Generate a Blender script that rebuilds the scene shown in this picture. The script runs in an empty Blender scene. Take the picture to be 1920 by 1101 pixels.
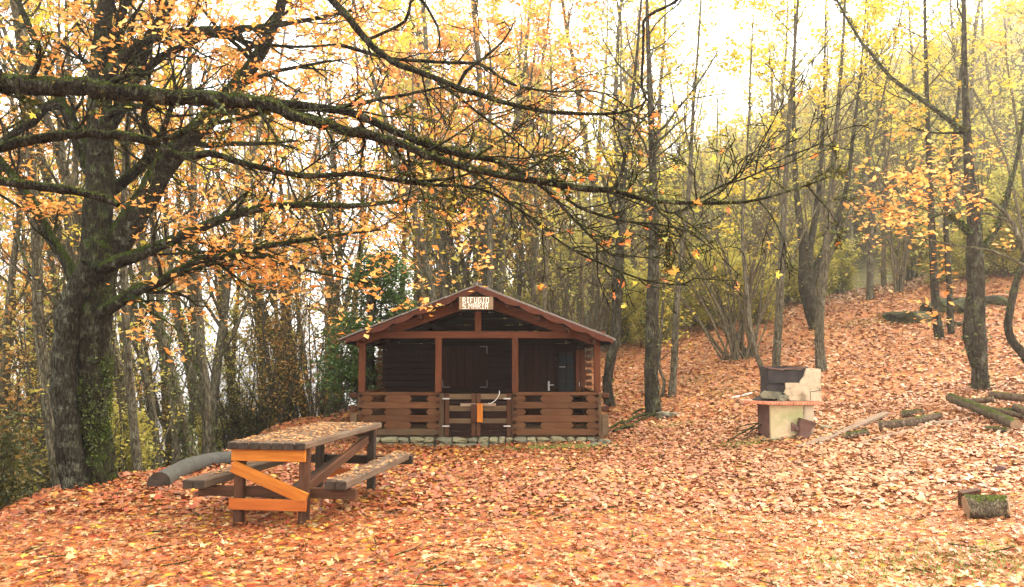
import bpy, bmesh, math, random
import numpy as np
from mathutils import Vector, Matrix

random.seed(11)
R = np.random.default_rng(7)
SC = bpy.context.scene
COL = SC.collection
PI = math.pi

# ------------------------------------------------------------------ camera
EYE = 1.6
F = 1440.0                      # focal length in photo pixels (1920 wide)
PITCH = math.atan(121.5 / F)
cam_d = bpy.data.cameras.new('camera')
cam_d.sensor_width = 36.0
cam_d.lens = 36.0 * F / 1920.0
cam_d.clip_start = 0.05
cam_d.clip_end = 3000
cam = bpy.data.objects.new('camera', cam_d)
cam.location = (0, 0, EYE)
cam.rotation_euler = (PI / 2 + PITCH, 0, 0)
COL.objects.link(cam)
SC.camera = cam

# ------------------------------------------------------------------ light
SUN_EL, SUN_AZ = math.radians(44), math.radians(56)      # azimuth from +Y towards +X
W = bpy.data.worlds.new('World')
SC.world = W
W.use_nodes = True
wn = W.node_tree
wn.nodes.clear()
wo = wn.nodes.new('ShaderNodeOutputWorld')
bg1 = wn.nodes.new('ShaderNodeBackground')
bg2 = wn.nodes.new('ShaderNodeBackground')
add = wn.nodes.new('ShaderNodeAddShader')
sky = wn.nodes.new('ShaderNodeTexSky')
sky.sky_type = 'NISHITA'
sky.sun_disc = False
sky.sun_elevation = SUN_EL
sky.sun_rotation = SUN_AZ
sky.dust_density = 4
bg1.inputs['Strength'].default_value = 0.06
wn.links.new(sky.outputs[0], bg1.inputs['Color'])
bg2.inputs['Color'].default_value = (1.0, 0.95, 0.875, 1)    # even overcast cloud layer
bg2.inputs['Strength'].default_value = 1.25
wn.links.new(bg1.outputs[0], add.inputs[0])
wn.links.new(bg2.outputs[0], add.inputs[1])
wn.links.new(add.outputs[0], wo.inputs['Surface'])
sl = bpy.data.lights.new('sun', 'SUN')
sl.energy = 1.5
sl.angle = math.radians(11)
sl.color = (1, 0.90, 0.74)
so = bpy.data.objects.new('sun', sl)
sd = Vector((math.sin(SUN_AZ) * math.cos(SUN_EL), math.cos(SUN_AZ) * math.cos(SUN_EL), math.sin(SUN_EL)))
so.rotation_euler = sd.to_track_quat('Z', 'Y').to_euler()
COL.objects.link(so)
SC.view_settings.view_transform = 'Standard'
SC.view_settings.look = 'None'
SC.view_settings.exposure = 1.72
SC.view_settings.gamma = 1
SC.view_settings.use_curve_mapping = False
SC.render.engine = 'CYCLES'
SC.cycles.use_denoising = True
SC.cycles.max_bounces = 7
SC.cycles.diffuse_bounces = 3
SC.cycles.glossy_bounces = 1
SC.cycles.transmission_bounces = 3
SC.cycles.transparent_max_bounces = 4
SC.cycles.volume_bounces = 0
SC.cycles.use_adaptive_sampling = True
SC.cycles.adaptive_threshold = 0.02

# ------------------------------------------------------------------ pixel -> place
ct, st = math.cos(PITCH), math.sin(PITCH)


def ray(px, py):
    u = (px - 960) / F
    v = (550.5 - py) / F
    d = np.array([u, ct - v * st, st + v * ct])
    return d / d[1]


def P(px, py, d):
    r = ray(px, py)
    return np.array([r[0] * d, d, EYE + r[2] * d])


def sstep(t):
    t = np.clip(t, 0, 1)
    return t * t * (3 - 2 * t)


def H(x, y):
    x = np.asarray(x, float)
    y = np.asarray(y, float)
    a = 0.105 * np.maximum(0, x - 3) * sstep((y + 2) / 7)
    a = np.minimum(a, 2.6)
    b = np.interp(y, [12.5, 17, 19, 22.5, 25, 27, 30], [0, .31, .6, 1.08, 1.55, 1.8, 2.0])
    g = np.interp(x, [-6, -1, 2, 4, 9, 13.6, 25], [0, .25, .8, 1, 1.32, 1.5, 1.9])
    near = a + b * g
    far = np.interp(x, [-60, -30, -14, -5, 12, 37, 53, 78, 140], [-30, -22, -13, -6, 5, 19, 28, 41, 58])
    k = np.clip((y - 27) / 95, 0, 1)
    z = near + (far - near * 0) * (0.55 * k + 0.45 * sstep(k)) * np.where(y > 27, 1, 0)
    # the slope that falls away on the left
    edge = -4.85 + 0.35 * np.sin(y * 0.55) - 0.25 * np.sin(y * 1.3 + 1)
    o = np.maximum(0, edge - x)
    drop = 0.62 * (np.sqrt(o * o + 0.36) - 0.6)
    drop = 34 * (1 - np.exp(-drop / 34))
    fade = 1 - 0.55 * sstep((y - 50) / 80)
    z = z - drop * fade
    # far side of the valley
    z = z + 52 * sstep((-x - 170) / 170)
    # small bumps
    z = z + 0.028 * np.sin(x * 2.1 + y * .7) * np.sin(y * 1.7 - x * .5) + 0.012 * np.sin(x * 5.3 + 1) * np.sin(y * 4.7)
    z = z + 0.5 * sstep((y - 30) / 20) * np.sin(x * .31) * np.sin(y * .27)
    return z


def hz(x, y):
    return float(H(x, y))


def G(px, py, dmax=60):
    r = ray(px, py)
    prev = 2.0
    for d in np.arange(2.0, dmax, 0.05):
        if EYE + r[2] * d <= hz(r[0] * d, d):
            return np.array([r[0] * d, d, hz(r[0] * d, d)])
    d = dmax
    return np.array([r[0] * d, d, hz(r[0] * d, d)])


# ------------------------------------------------------------------ mesh helpers
class Acc:
    """collects vertices and faces, then links them as ONE mesh object"""

    def __init__(s):
        s.v, s.f3, s.f4, s.n, s.uvt = [], [], [], 0, []

    def add(s, v, f):
        v = np.asarray(v, np.float32).reshape(-1, 3)
        f = np.asarray(f, np.int32)
        if f.shape[1] == 3:
            s.f3.append(f + s.n)
        else:
            s.f4.append(f + s.n)
        s.v.append(v)
        s.n += len(v)

    def mesh(s, name, mat, smooth=True):
        me = bpy.data.meshes.new(name)
        if not s.v:
            return me
        v = np.concatenate(s.v)
        f3 = np.concatenate(s.f3) if s.f3 else np.zeros((0, 3), np.int32)
        f4 = np.concatenate(s.f4) if s.f4 else np.zeros((0, 4), np.int32)
        nl = f3.size + f4.size
        me.vertices.add(len(v))
        me.vertices.foreach_set('co', v.ravel())
        me.loops.add(nl)
        me.loops.foreach_set('vertex_index', np.concatenate([f3.ravel(), f4.ravel()]))
        me.polygons.add(len(f3) + len(f4))
        ls = np.concatenate([np.arange(len(f3)) * 3, f3.size + np.arange(len(f4)) * 4]).astype(np.int32)
        me.polygons.foreach_set('loop_start', ls)
        if smooth:
            me.polygons.foreach_set('use_smooth', np.ones(len(ls), bool))
        me.update(calc_edges=True)
        me.materials.append(mat)
        return me


def link(name, me, parent=None, loc=(0, 0, 0), rot=(0, 0, 0), scale=(1, 1, 1)):
    o = bpy.data.objects.new(name, me)
    o.location = loc
    o.rotation_euler = rot
    o.scale = scale
    COL.objects.link(o)
    if parent is not None:
        o.parent = parent
    return o


def tag(o, label=None, cat=None, group=None, kind=None):
    if label:
        o['label'] = label
    if cat:
        o['category'] = cat
    if group:
        o['group'] = group
    if kind:
        o['kind'] = kind
    return o


def empty(name, loc, label, cat, group=None, rotz=0):
    o = link(name, None, None, tuple(float(c) for c in loc), (0, 0, rotz))
    o.empty_display_size = .3
    return tag(o, label, cat, group)


def unit(v):
    v = np.asarray(v, float)
    return v / (np.linalg.norm(v) + 1e-9)


def smooth_poly(pts, rad, step):
    """Catmull-Rom resample of a polyline with radii"""
    pts = np.asarray(pts, float)
    rad = np.asarray(rad, float)
    n = len(pts)
    out, ro = [], []
    for i in range(n - 1):
        p0 = pts[max(i - 1, 0)]
        p1, p2 = pts[i], pts[i + 1]
        p3 = pts[min(i + 2, n - 1)]
        k = max(2, int(np.linalg.norm(p2 - p1) / step))
        for j in range(k):
            t = j / k
            out.append(.5 * ((2 * p1) + (p2 - p0) * t + (2 * p0 - 5 * p1 + 4 * p2 - p3) * t * t + (3 * p1 - p0 - 3 * p2 + p3) * t ** 3))
            ro.append(rad[i] * (1 - t) + rad[i + 1] * t)
    out.append(pts[-1])
    ro.append(rad[-1])
    return np.array(out), np.array(ro)


def tube(acc, pts, rad, n=6, lump=0.0, cap=False):
    pts = np.asarray(pts, float)
    rad = np.asarray(rad, float)
    m = len(pts)
    if m < 2:
        return
    t = np.empty_like(pts)
    t[1:-1] = pts[2:] - pts[:-2]
    t[0] = pts[1] - pts[0]
    t[-1] = pts[-1] - pts[-2]
    t /= (np.linalg.norm(t, axis=1)[:, None] + 1e-9)
    mean = pts[-1] - pts[0]
    ref = np.zeros(3)
    ref[int(np.argmin(np.abs(mean)))] = 1
    a = np.cross(t, ref)
    a /= (np.linalg.norm(a, axis=1)[:, None] + 1e-9)
    b = np.cross(t, a)
    ang = np.arange(n) * 2 * PI / n
    rr = rad[:, None] * np.ones((1, n))
    if lump:
        rr = rr * (1 + lump * R.normal(size=(m, n)))
    v = pts[:, None, :] + rr[..., None] * (np.cos(ang)[None, :, None] * a[:, None, :] + np.sin(ang)[None, :, None] * b[:, None, :])
    i = np.arange(m - 1)[:, None] * n
    j = np.arange(n)[None, :]
    j2 = (j + 1) % n
    f = np.stack([i + j, i + j2, i + n + j2, i + n + j], -1).reshape(-1, 4)
    acc.add(v.reshape(-1, 3), f)
    if cap:
        for idx, flip in ((0, 0), (m - 1, 1)):
            c = v[idx]
            vv = np.vstack([c, pts[idx][None]])
            ff = np.stack([np.arange(n), (np.arange(n) + 1) % n, np.full(n, n)], -1)
            acc.add(vv, ff[:, ::-1] if not flip else ff)


DIAM_F = np.array([[0, 1, 2], [0, 2, 3]])


def star_leaf(seed=0):
    """a lobed maple-like leaf: rim of 15 points round a centre, 14 triangles"""
    rg = np.random.default_rng(seed)
    angs = np.radians([-90, -62, -35, -18, 12, 28, 42, 66, 90, 114, 138, 152, 168, 198, 215, 242])
    rad = np.array([.30, .30, .62, .36, .85, .62, .38, .55, 1.0, .55, .38, .62, .85, .36, .62, .30])
    rad = rad * rg.uniform(.88, 1.12, len(rad))
    x = np.cos(angs) * rad
    y = np.sin(angs) * rad
    z = 0.22 * rad ** 2 * rg.uniform(-.4, 1.2) + rg.uniform(-.08, .12, len(rad)) - .1 * np.abs(x)
    v = np.vstack([np.stack([x, y, z], 1), [[0, -.05, 0]]])
    n = len(angs)
    f = np.array([[i, (i + 1) % n, n] for i in range(n)])
    return v * 0.5, f


def simple_leaf(seed=0):
    rg = np.random.default_rng(seed)
    v = np.array([[0, -.5, .02], [.34, -.12, .1], [.42, .25, .02], [0, .5, .12], [-.42, .25, .0], [-.34, -.12, .1]])
    v[:, 2] += rg.uniform(-.06, .1, 6)
    f = np.array([[0, 1, 5], [1, 2, 3], [1, 3, 5], [3, 4, 5]])
    return v, f


def rotmats(n, tilt, rg=R, base=None):
    """random yaw + tilt about a random horizontal axis"""
    yaw = rg.uniform(0, 2 * PI, n)
    ta = rg.uniform(0, 2 * PI, n)
    tl = np.abs(rg.normal(0, 1, n)) * tilt
    cy, sy = np.cos(yaw), np.sin(yaw)
    Z = np.zeros(n)
    O = np.ones(n)
    Ry = np.stack([np.stack([cy, -sy, Z], -1), np.stack([sy, cy, Z], -1), np.stack([Z, Z, O], -1)], -2)
    kx, ky = np.cos(ta), np.sin(ta)
    c, s = np.cos(tl), np.sin(tl)
    C = 1 - c
    Rt = np.stack([np.stack([c + kx * kx * C, kx * ky * C, ky * s], -1),
                   np.stack([kx * ky * C, c + ky * ky * C, -kx * s], -1),
                   np.stack([-ky * s, kx * s, c], -1)], -2)
    return Rt @ Ry


def scatter(acc, tmpl, pos, size, tilt):
    v, f = tmpl
    n = len(pos)
    if n == 0:
        return
    M = rotmats(n, tilt)
    vv = np.einsum('nij,kj->nki', M, v) * np.asarray(size).reshape(-1, 1, 1) + np.asarray(pos)[:, None, :]
    ff = f[None] + (np.arange(n) * len(v))[:, None, None]
    acc.add(vv.reshape(-1, 3), ff.reshape(-1, f.shape[1]))


DIAM = (np.array([[0, -.5, 0], [.36, 0, .07], [0, .5, 0], [-.36, 0, .07]]), DIAM_F)
STARS = [star_leaf(i) for i in range(6)]
SIMPLE = [simple_leaf(i) for i in range(4)]

# ------------------------------------------------------------------ materials


def newmat(name):
    m = bpy.data.materials.new(name)
    m.use_nodes = True
    nt = m.node_tree
    nt.nodes.clear()
    return m, nt, nt.nodes, nt.links


def node(nt, typ, **kw):
    n = nt.nodes.new(typ)
    for k, v in kw.items():
        if k in ('operation', 'blend_type', 'data_type', 'feature', 'attribute_name', 'noise_dimensions', 'distance', 'wave_type', 'bands_direction', 'interpolation_type'):
            setattr(n, k, v)
        else:
            n.inputs[k].default_value = v
    return n


def ramp(nt, src, stops, interp='LINEAR'):
    r = nt.nodes.new('ShaderNodeValToRGB')
    r.color_ramp.interpolation = interp
    e = r.color_ramp.elements
    while len(e) < len(stops):
        e.new(.5)
    for i, (p, c) in enumerate(stops):
        e[i].position = p
        e[i].color = (*c, 1) if len(c) == 3 else c
    nt.links.new(src, r.inputs[0])
    return r.outputs[0]


def mixc(nt, fac, a, b, typ='MIX'):
    m = nt.nodes.new('ShaderNodeMix')
    m.data_type = 'RGBA'
    m.blend_type = typ
    for s, i in ((fac, 0), (a, 6), (b, 7)):
        if isinstance(s, (int, float)):
            m.inputs[i].default_value = s
        elif isinstance(s, tuple):
            m.inputs[i].default_value = (*s, 1)
        else:
            nt.links.new(s, m.inputs[i])
    return m.outputs[2]


def mth(nt, op, a, b=0.0, clamp=False):
    m = nt.nodes.new('ShaderNodeMath')
    m.operation = op
    m.use_clamp = clamp
    for s, i in ((a, 0), (b, 1)):
        if isinstance(s, (int, float)):
            m.inputs[i].default_value = s
        else:
            nt.links.new(s, m.inputs[i])
    return m.outputs[0]


def noise(nt, vec, scale, detail=4, rough=.55, w=None):
    n = nt.nodes.new('ShaderNodeTexNoise')
    n.inputs['Scale'].default_value = scale
    n.inputs['Detail'].default_value = detail
    n.inputs['Roughness'].default_value = rough
    if vec is not None:
        nt.links.new(vec, n.inputs['Vector'])
    return n.outputs['Fac']


def coords(nt, scale=None, rnd=True, kind='Object'):
    tc = nt.nodes.new('ShaderNodeTexCoord')
    v = tc.outputs[kind]
    if rnd:
        oi = nt.nodes.new('ShaderNodeObjectInfo')
        a = nt.nodes.new('ShaderNodeVectorMath')
        a.operation = 'ADD'
        s = nt.nodes.new('ShaderNodeVectorMath')
        s.operation = 'SCALE'
        cmb = nt.nodes.new('ShaderNodeCombineXYZ')
        nt.links.new(oi.outputs['Random'], cmb.inputs[0])
        nt.links.new(oi.outputs['Random'], cmb.inputs[1])
        nt.links.new(cmb.outputs[0], s.inputs[0])
        s.inputs['Scale'].default_value = 37.0
        nt.links.new(v, a.inputs[0])
        nt.links.new(s.outputs[0], a.inputs[1])
        v = a.outputs[0]
    if scale:
        m = nt.nodes.new('ShaderNodeMapping')
        m.inputs['Scale'].default_value = scale
        nt.links.new(v, m.inputs[0])
        v = m.outputs[0]
    return v


def finish(nt, color, rough=.85, bump=None, bstr=.4, bdist=.01, spec=.3, extra=None):
    b = nt.nodes.new('ShaderNodeBsdfPrincipled')
    b.inputs['Specular IOR Level'].default_value = spec
    if isinstance(color, tuple):
        b.inputs['Base Color'].default_value = (*color, 1)
    else:
        nt.links.new(color, b.inputs['Base Color'])
    if isinstance(rough, (int, float)):
        b.inputs['Roughness'].default_value = rough
    else:
        nt.links.new(rough, b.inputs['Roughness'])
    if bump is not None:
        bn = nt.nodes.new('ShaderNodeBump')
        bn.inputs['Strength'].default_value = bstr
        bn.inputs['Distance'].default_value = bdist
        nt.links.new(bump, bn.inputs['Height'])
        nt.links.new(bn.outputs[0], b.inputs['Normal'])
    o = nt.nodes.new('ShaderNodeOutputMaterial')
    nt.links.new(b.outputs[0], o.inputs[0])
    return b


def bark(name, dark, light, moss=(.10, .13, .025), mossy=.5, lichen=.35, scale=1.0, crk=1.5):
    m, nt, N, L = newmat(name)
    v = coords(nt)
    vs = coords(nt, (14 * scale, 14 * scale, 3.2 * scale))
    n1 = noise(nt, vs, 1.6, 6, .65)
    n2 = noise(nt, v, 5 * scale, 5, .6)
    n3 = noise(nt, v, 22 * scale, 4, .6)
    c = ramp(nt, n1, [(.30, dark), (.62, light)])
    c = mixc(nt, ramp(nt, n2, [(.52, (0, 0, 0)), (.68, (lichen,) * 3)]), c, (.30, .30, .22))
    # moss grows on what faces up, in patches
    g = N.new('ShaderNodeNewGeometry')
    sp = N.new('ShaderNodeSeparateXYZ')
    L.new(g.outputs['Normal'], sp.inputs[0])
    up = mth(nt, 'MULTIPLY', sp.outputs[2], .55)
    q = mth(nt, 'ADD', mth(nt, 'ADD', mth(nt, 'MULTIPLY', n2, .75), mth(nt, 'MULTIPLY', n3, .65)), up)
    mf = ramp(nt, mth(nt, 'ADD', q, mossy - 1.0), [(.28, (0, 0, 0)), (.44, (1, 1, 1))])
    mc = ramp(nt, n3, [(.35, tuple(x * .45 for x in moss)), (.65, moss)])
    c = mixc(nt, mf, c, mc)
    vo = N.new('ShaderNodeTexVoronoi')
    vo.feature = 'DISTANCE_TO_EDGE'
    vo.inputs['Scale'].default_value = crk
    wv = N.new('ShaderNodeVectorMath')
    wv.operation = 'ADD'
    nn = N.new('ShaderNodeTexNoise')
    nn.inputs['Scale'].default_value = 2.0
    L.new(vs, nn.inputs['Vector'])
    L.new(vs, wv.inputs[0])
    L.new(nn.outputs['Color'], wv.inputs[1])
    L.new(wv.outputs[0], vo.inputs['Vector'])
    crack = ramp(nt, vo.outputs['Distance'], [(0, (0,) * 3), (.16, (1,) * 3)])
    c = mixc(nt, 1.0, c, mixc(nt, crack, (.42, .40, .38), (1.0, 1.0, 1.0)), 'MULTIPLY')
    finish(nt, c, .95, mth(nt, 'ADD', mth(nt, 'ADD', n1, mth(nt, 'MULTIPLY', n3, .5)), mth(nt, 'MULTIPLY', crack, .8)), .9, .03, .08)
    return m


def leafmat(name, stops, trans=.45, obj=False, vary=.25):
    m, nt, N, L = newmat(name)
    oi = N.new('ShaderNodeObjectInfo')
    if obj:
        src = oi.outputs['Random']
    else:
        g = N.new('ShaderNodeNewGeometry')
        src = g.outputs['Random Per Island']
    c = ramp(nt, src, stops, 'CONSTANT' if len(stops) > 5 else 'LINEAR')
    v = coords(nt, rnd=False)
    n = noise(nt, v, 30, 2)
    c = mixc(nt, ramp(nt, n, [(.35, (.25,) * 3), (.6, (0,) * 3)]), c, (.16, .06, .02))
    hs = N.new('ShaderNodeHueSaturation')
    L.new(c, hs.inputs['Color'])
    vv = mth(nt, 'ADD', mth(nt, 'MULTIPLY', oi.outputs['Random'], vary), 1 - vary / 2)
    L.new(vv, hs.inputs['Value'])
    c = hs.outputs[0]
    d = N.new('ShaderNodeBsdfDiffuse')
    t = N.new('ShaderNodeBsdfTranslucent')
    gl = N.new('ShaderNodeBsdfGlossy')
    gl.inputs['Roughness'].default_value = .45
    L.new(c, d.inputs[0])
    L.new(c, t.inputs[0])
    mx = N.new('ShaderNodeMixShader')
    mx.inputs[0].default_value = trans
    L.new(d.outputs[0], mx.inputs[1])
    L.new(t.outputs[0], mx.inputs[2])
    m2 = N.new('ShaderNodeMixShader')
    m2.inputs[0].default_value = .03
    L.new(mx.outputs[0], m2.inputs[1])
    L.new(gl.outputs[0], m2.inputs[2])
    o = N.new('ShaderNodeOutputMaterial')
    L.new(m2.outputs[0], o.inputs[0])
    return m


def wood(name, dark, light, grey=None, gfac=.0, rough=.7, worn=.0, knots=True, vary=.3):
    m, nt, N, L = newmat(name)
    v = coords(nt, (1.2, 14, 14))
    v2 = coords(nt)
    n1 = noise(nt, v, 2.2, 6, .6)
    n2 = noise(nt, v2, 3.0, 3)
    c = ramp(nt, n1, [(.3, dark), (.7, light)])
    if knots:
        vo = N.new('ShaderNodeTexVoronoi')
        vo.inputs['Scale'].default_value = 2.2
        L.new(coords(nt, (1, 2.2, 2.2)), vo.inputs['Vector'])
        c = mixc(nt, ramp(nt, vo.outputs['Distance'], [(.04, (.8,) * 3), (.10, (0,) * 3)]), c, tuple(x * .35 for x in dark))
    if grey:
        c = mixc(nt, ramp(nt, n2, [(.5 - gfac * .3, (gfac,) * 3), (.75, (0,) * 3)]), c, grey)
    oi = N.new('ShaderNodeObjectInfo')
    hs = N.new('ShaderNodeHueSaturation')
    L.new(c, hs.inputs['Color'])
    L.new(mth(nt, 'ADD', mth(nt, 'MULTIPLY', oi.outputs['Random'], vary), 1 - vary / 2), hs.inputs['Value'])
    finish(nt, hs.outputs[0], max(rough, .7), n1, .5, .004, .12)
    return m


def flat(name, c, rough=.6, metal=0, nz=.25, scale=20, spec=.4):
    m, nt, N, L = newmat(name)
    v = coords(nt)
    n = noise(nt, v, scale, 5)
    col = ramp(nt, n, [(.3, tuple(x * (1 - nz) for x in c)), (.7, tuple(min(1, x * (1 + nz)) for x in c))])
    b = finish(nt, col, rough, n, .3, .005, spec)
    b.inputs['Metallic'].default_value = metal
    return m


M = {}
M['bark_hero'] = bark('bark_hero', (.006, .005, .003), (.042, .034, .022), (.050, .072, .008), .56, .35, 1.8)
M['bark_pale'] = bark('bark_pale', (.008, .007, .005), (.052, .046, .030), (.050, .070, .010), .42, .35, 1.7)
M['bark_near'] = bark('bark_near', (.006, .005, .004), (.042, .035, .024), (.065, .08, .014), .46, .3, 2.2)
M['bark_mid'] = bark('bark_mid', (.042, .036, .023), (.18, .155, .10), (.11, .125, .03), .42, .35)
M['bark_dark'] = bark('bark_dark', (.014, .011, .007), (.075, .062, .040), (.085, .105, .02), .46, .3)
M['bark_far'] = bark('bark_far', (.09, .07, .04), (.24, .20, .12), (.14, .14, .05), .35, .2)  # lighter bark: some haze of the far woods is put into its colour
M['bark_cut'] = bark('bark_cut', (.07, .045, .03), (.26, .18, .12), (.16, .18, .03), .15, .25, 1.0, 4.5)
M['bark_mossy'] = bark('bark_mossy', (.07, .05, .03), (.24, .19, .12), (.11, .13, .018), .30, .3, 1.0, 4.5)
ORANGE = [(0, (.66, .24, .045)), (.25, (.80, .34, .07)), (.55, (.86, .43, .10)), (.8, (.88, .54, .17)), (1, (.84, .64, .22))]
YELLOW = [(0, (.62, .42, .04)), (.3, (.72, .55, .06)), (.7, (.66, .58, .10)), (1, (.50, .50, .09))]
YGREEN = [(0, (.66, .54, .09)), (.35, (.56, .52, .11)), (.7, (.45, .48, .11)), (1, (.68, .56, .13))]
GREEN = [(0, (.018, .055, .010)), (.5, (.035, .10, .016)), (1, (.08, .16, .03))]
IVY = [(0, (.035, .06, .015)), (.6, (.07, .11, .02)), (1, (.16, .17, .05))]
SCRUB = [(0, (.025, .045, .010)), (.5, (.06, .08, .018)), (.85, (.16, .13, .03)), (1, (.34, .20, .05))]
BRONZE = [(0, (.40, .17, .04)), (.4, (.55, .30, .07)), (1, (.52, .40, .10))]
M['leaf_orange'] = leafmat('leaf_orange', ORANGE, .5)
M['leaf_yellow'] = leafmat('leaf_yellow', YELLOW, .5)
M['leaf_ygreen'] = leafmat('leaf_yellow_green', YGREEN, .5)
M['leaf_green'] = leafmat('leaf_green', GREEN, .25)
M['leaf_ivy'] = leafmat('leaf_ivy', IVY, .2)
M['leaf_scrub'] = leafmat('leaf_scrub', SCRUB, .35)
M['leaf_bronze'] = leafmat('leaf_bronze', BRONZE, .45)
NEAR = [(0, (.62, .19, .04)), (.22, (.74, .30, .06)), (.45, (.80, .44, .08)), (.62, (.76, .60, .09)), (.75, (.56, .56, .10)), (.86, (.64, .22, .05)), (.95, (.82, .55, .15))]
M['leaf_near'] = leafmat('leaf_near', NEAR, .5, True, 0)
LIT = [(0, (.28, .08, .025)), (.09, (.36, .10, .025)), (.20, (.27, .06, .016)), (.32, (.42, .15, .045)), (.44, (.38, .10, .025)), (.55, (.46, .21, .085)),
       (.64, (.33, .045, .015)), (.71, (.52, .34, .17)), (.78, (.15, .055, .022)), (.85, (.52, .27, .03)), (.895, (.62, .48, .30)), (.93, (.40, .16, .06)), (.975, (.60, .40, .05))]


LIT = [(p_, (c_[0] * .96, c_[1] * .92, c_[2] * .72)) for p_, c_ in LIT]


def littermat(name, obj=False):
    m, nt, N, L = newmat(name)
    if obj:
        src = N.new('ShaderNodeObjectInfo').outputs['Random']
    else:
        src = N.new('ShaderNodeNewGeometry').outputs['Random Per Island']
    c = ramp(nt, src, LIT, 'CONSTANT')
    tc = N.new('ShaderNodeNewGeometry')
    sp = N.new('ShaderNodeSeparateXYZ')
    L.new(tc.outputs['Position'], sp.inputs[0])
    # brighter light and glow on the right are put into the leaf colour
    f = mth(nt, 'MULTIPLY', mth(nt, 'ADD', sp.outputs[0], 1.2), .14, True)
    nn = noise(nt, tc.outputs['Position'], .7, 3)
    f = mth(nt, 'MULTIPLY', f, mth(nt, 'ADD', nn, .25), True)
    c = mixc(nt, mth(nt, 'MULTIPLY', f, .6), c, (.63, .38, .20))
    n = noise(nt, tc.outputs['Position'], 60, 2)
    c = mixc(nt, ramp(nt, n, [(.35, (.35,) * 3), (.62, (0,) * 3)]), c, (.22, .08, .03))
    # damp trodden patches are darker and redder
    w1 = noise(nt, tc.outputs['Position'], .55, 5, .62)
    c = mixc(nt, ramp(nt, w1, [(.46, (.45,) * 3), (.60, (0,) * 3)]), c, mixc(nt, 1.0, c, (.50, .30, .24), 'MULTIPLY'))
    w2 = noise(nt, tc.outputs['Position'], 2.6, 4, .6)
    c = mixc(nt, ramp(nt, w2, [(.58, (0,) * 3), (.70, (.6,) * 3)]), c, (.13, .055, .025))
    b = finish(nt, c, .5, None, spec=.45)
    return m


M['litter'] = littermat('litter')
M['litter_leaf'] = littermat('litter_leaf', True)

# ground: soil almost covered with small leaf-sized flakes
m, nt, N, L = newmat('ground_litter')
g = N.new('ShaderNodeNewGeometry')
pos = g.outputs['Position']
wob = N.new('ShaderNodeTexNoise')
wob.inputs['Scale'].default_value = 12
L.new(pos, wob.inputs['Vector'])
wv = N.new('ShaderNodeVectorMath')
wv.operation = 'SCALE'
wv.inputs['Scale'].default_value = .06
L.new(wob.outputs['Color'], wv.inputs[0])
wa = N.new('ShaderNodeVectorMath')
wa.operation = 'ADD'
L.new(pos, wa.inputs[0])
L.new(wv.outputs[0], wa.inputs[1])
vo = N.new('ShaderNodeTexVoronoi')
vo.inputs['Scale'].default_value = 15
L.new(wa.outputs[0], vo.inputs['Vector'])
sx = N.new('ShaderNodeSeparateColor')
L.new(vo.outputs['Color'], sx.inputs[0])
c = ramp(nt, sx.outputs[0], LIT, 'CONSTANT')
c = mixc(nt, ramp(nt, vo.outputs['Distance'], [(.35, (0,) * 3), (.75, (.55,) * 3)]), c, (.10, .045, .02))
sp = N.new('ShaderNodeSeparateXYZ')
L.new(pos, sp.inputs[0])
pale = mth(nt, 'MULTIPLY', mth(nt, 'ADD', sp.outputs[0], 1.2), .12, True)  # same brightening towards the right, painted into the ground colour
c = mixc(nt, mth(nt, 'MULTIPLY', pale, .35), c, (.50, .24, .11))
soil = noise(nt, pos, .9, 5, .6)
c = mixc(nt, ramp(nt, soil, [(.60, (0,) * 3), (.74, (.7,) * 3)]), c, (.20, .09, .045))
c = mixc(nt, ramp(nt, noise(nt, pos, 1.6, 4, .6), [(.66, (0,) * 3), (.72, (.55,) * 3)]), c, (.16, .17, .04))
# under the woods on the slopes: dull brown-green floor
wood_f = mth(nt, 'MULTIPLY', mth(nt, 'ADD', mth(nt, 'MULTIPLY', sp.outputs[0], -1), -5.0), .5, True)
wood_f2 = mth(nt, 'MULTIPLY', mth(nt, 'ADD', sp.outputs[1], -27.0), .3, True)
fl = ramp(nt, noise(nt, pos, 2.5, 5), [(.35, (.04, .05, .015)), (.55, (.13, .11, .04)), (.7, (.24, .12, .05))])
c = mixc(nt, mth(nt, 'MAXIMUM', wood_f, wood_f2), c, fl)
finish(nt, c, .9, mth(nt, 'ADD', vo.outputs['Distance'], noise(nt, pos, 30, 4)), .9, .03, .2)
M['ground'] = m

M['stain'] = wood('stained_wood', (.030, .009, .004), (.07, .022, .010), (.08, .045, .022), .35, .55)
M['stain_red'] = wood('red_stained_wood', (.062, .018, .007), (.115, .038, .015), None, 0, .5)
M['stain_door'] = wood('door_stained_wood', (.014, .0045, .0025), (.034, .011, .005), None, 0, .8)
M['barge'] = wood('red_barge_wood', (.050, .015, .008), (.090, .028, .014), None, 0, .45)
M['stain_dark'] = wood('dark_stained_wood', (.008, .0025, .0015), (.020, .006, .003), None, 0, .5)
M['stain_old'] = wood('weathered_stained_wood', (.040, .020, .010), (.11, .062, .032), (.14, .10, .055), .5, .75)
M['stain_fence'] = wood('fence_wood', (.050, .017, .007), (.11, .042, .017), (.10, .06, .025), .3, .6)
M['table_old'] = wood('table_weathered_wood', (.040, .022, .014), (.13, .080, .050), (.13, .105, .075), .5, .7)
M['table_end'] = wood('table_dark_wood', (.018, .013, .010), (.055, .038, .026), None, 0, .7)
M['table_leg'] = wood('table_leg_wood', (.035, .015, .008), (.095, .042, .022), None, 0, .65)
M['new_orange'] = wood('new_orange_wood', (.30, .075, .010), (.56, .20, .024), (.22, .08, .02), .35, .5, vary=.12)
M['new_rust'] = wood('rust_orange_wood', (.26, .062, .012), (.35, .095, .018), None, 0, .55, vary=.12)
M['roof'] = flat('bitumen_shingle', (.15, .125, .105), .8, 0, .35, 30)
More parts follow.
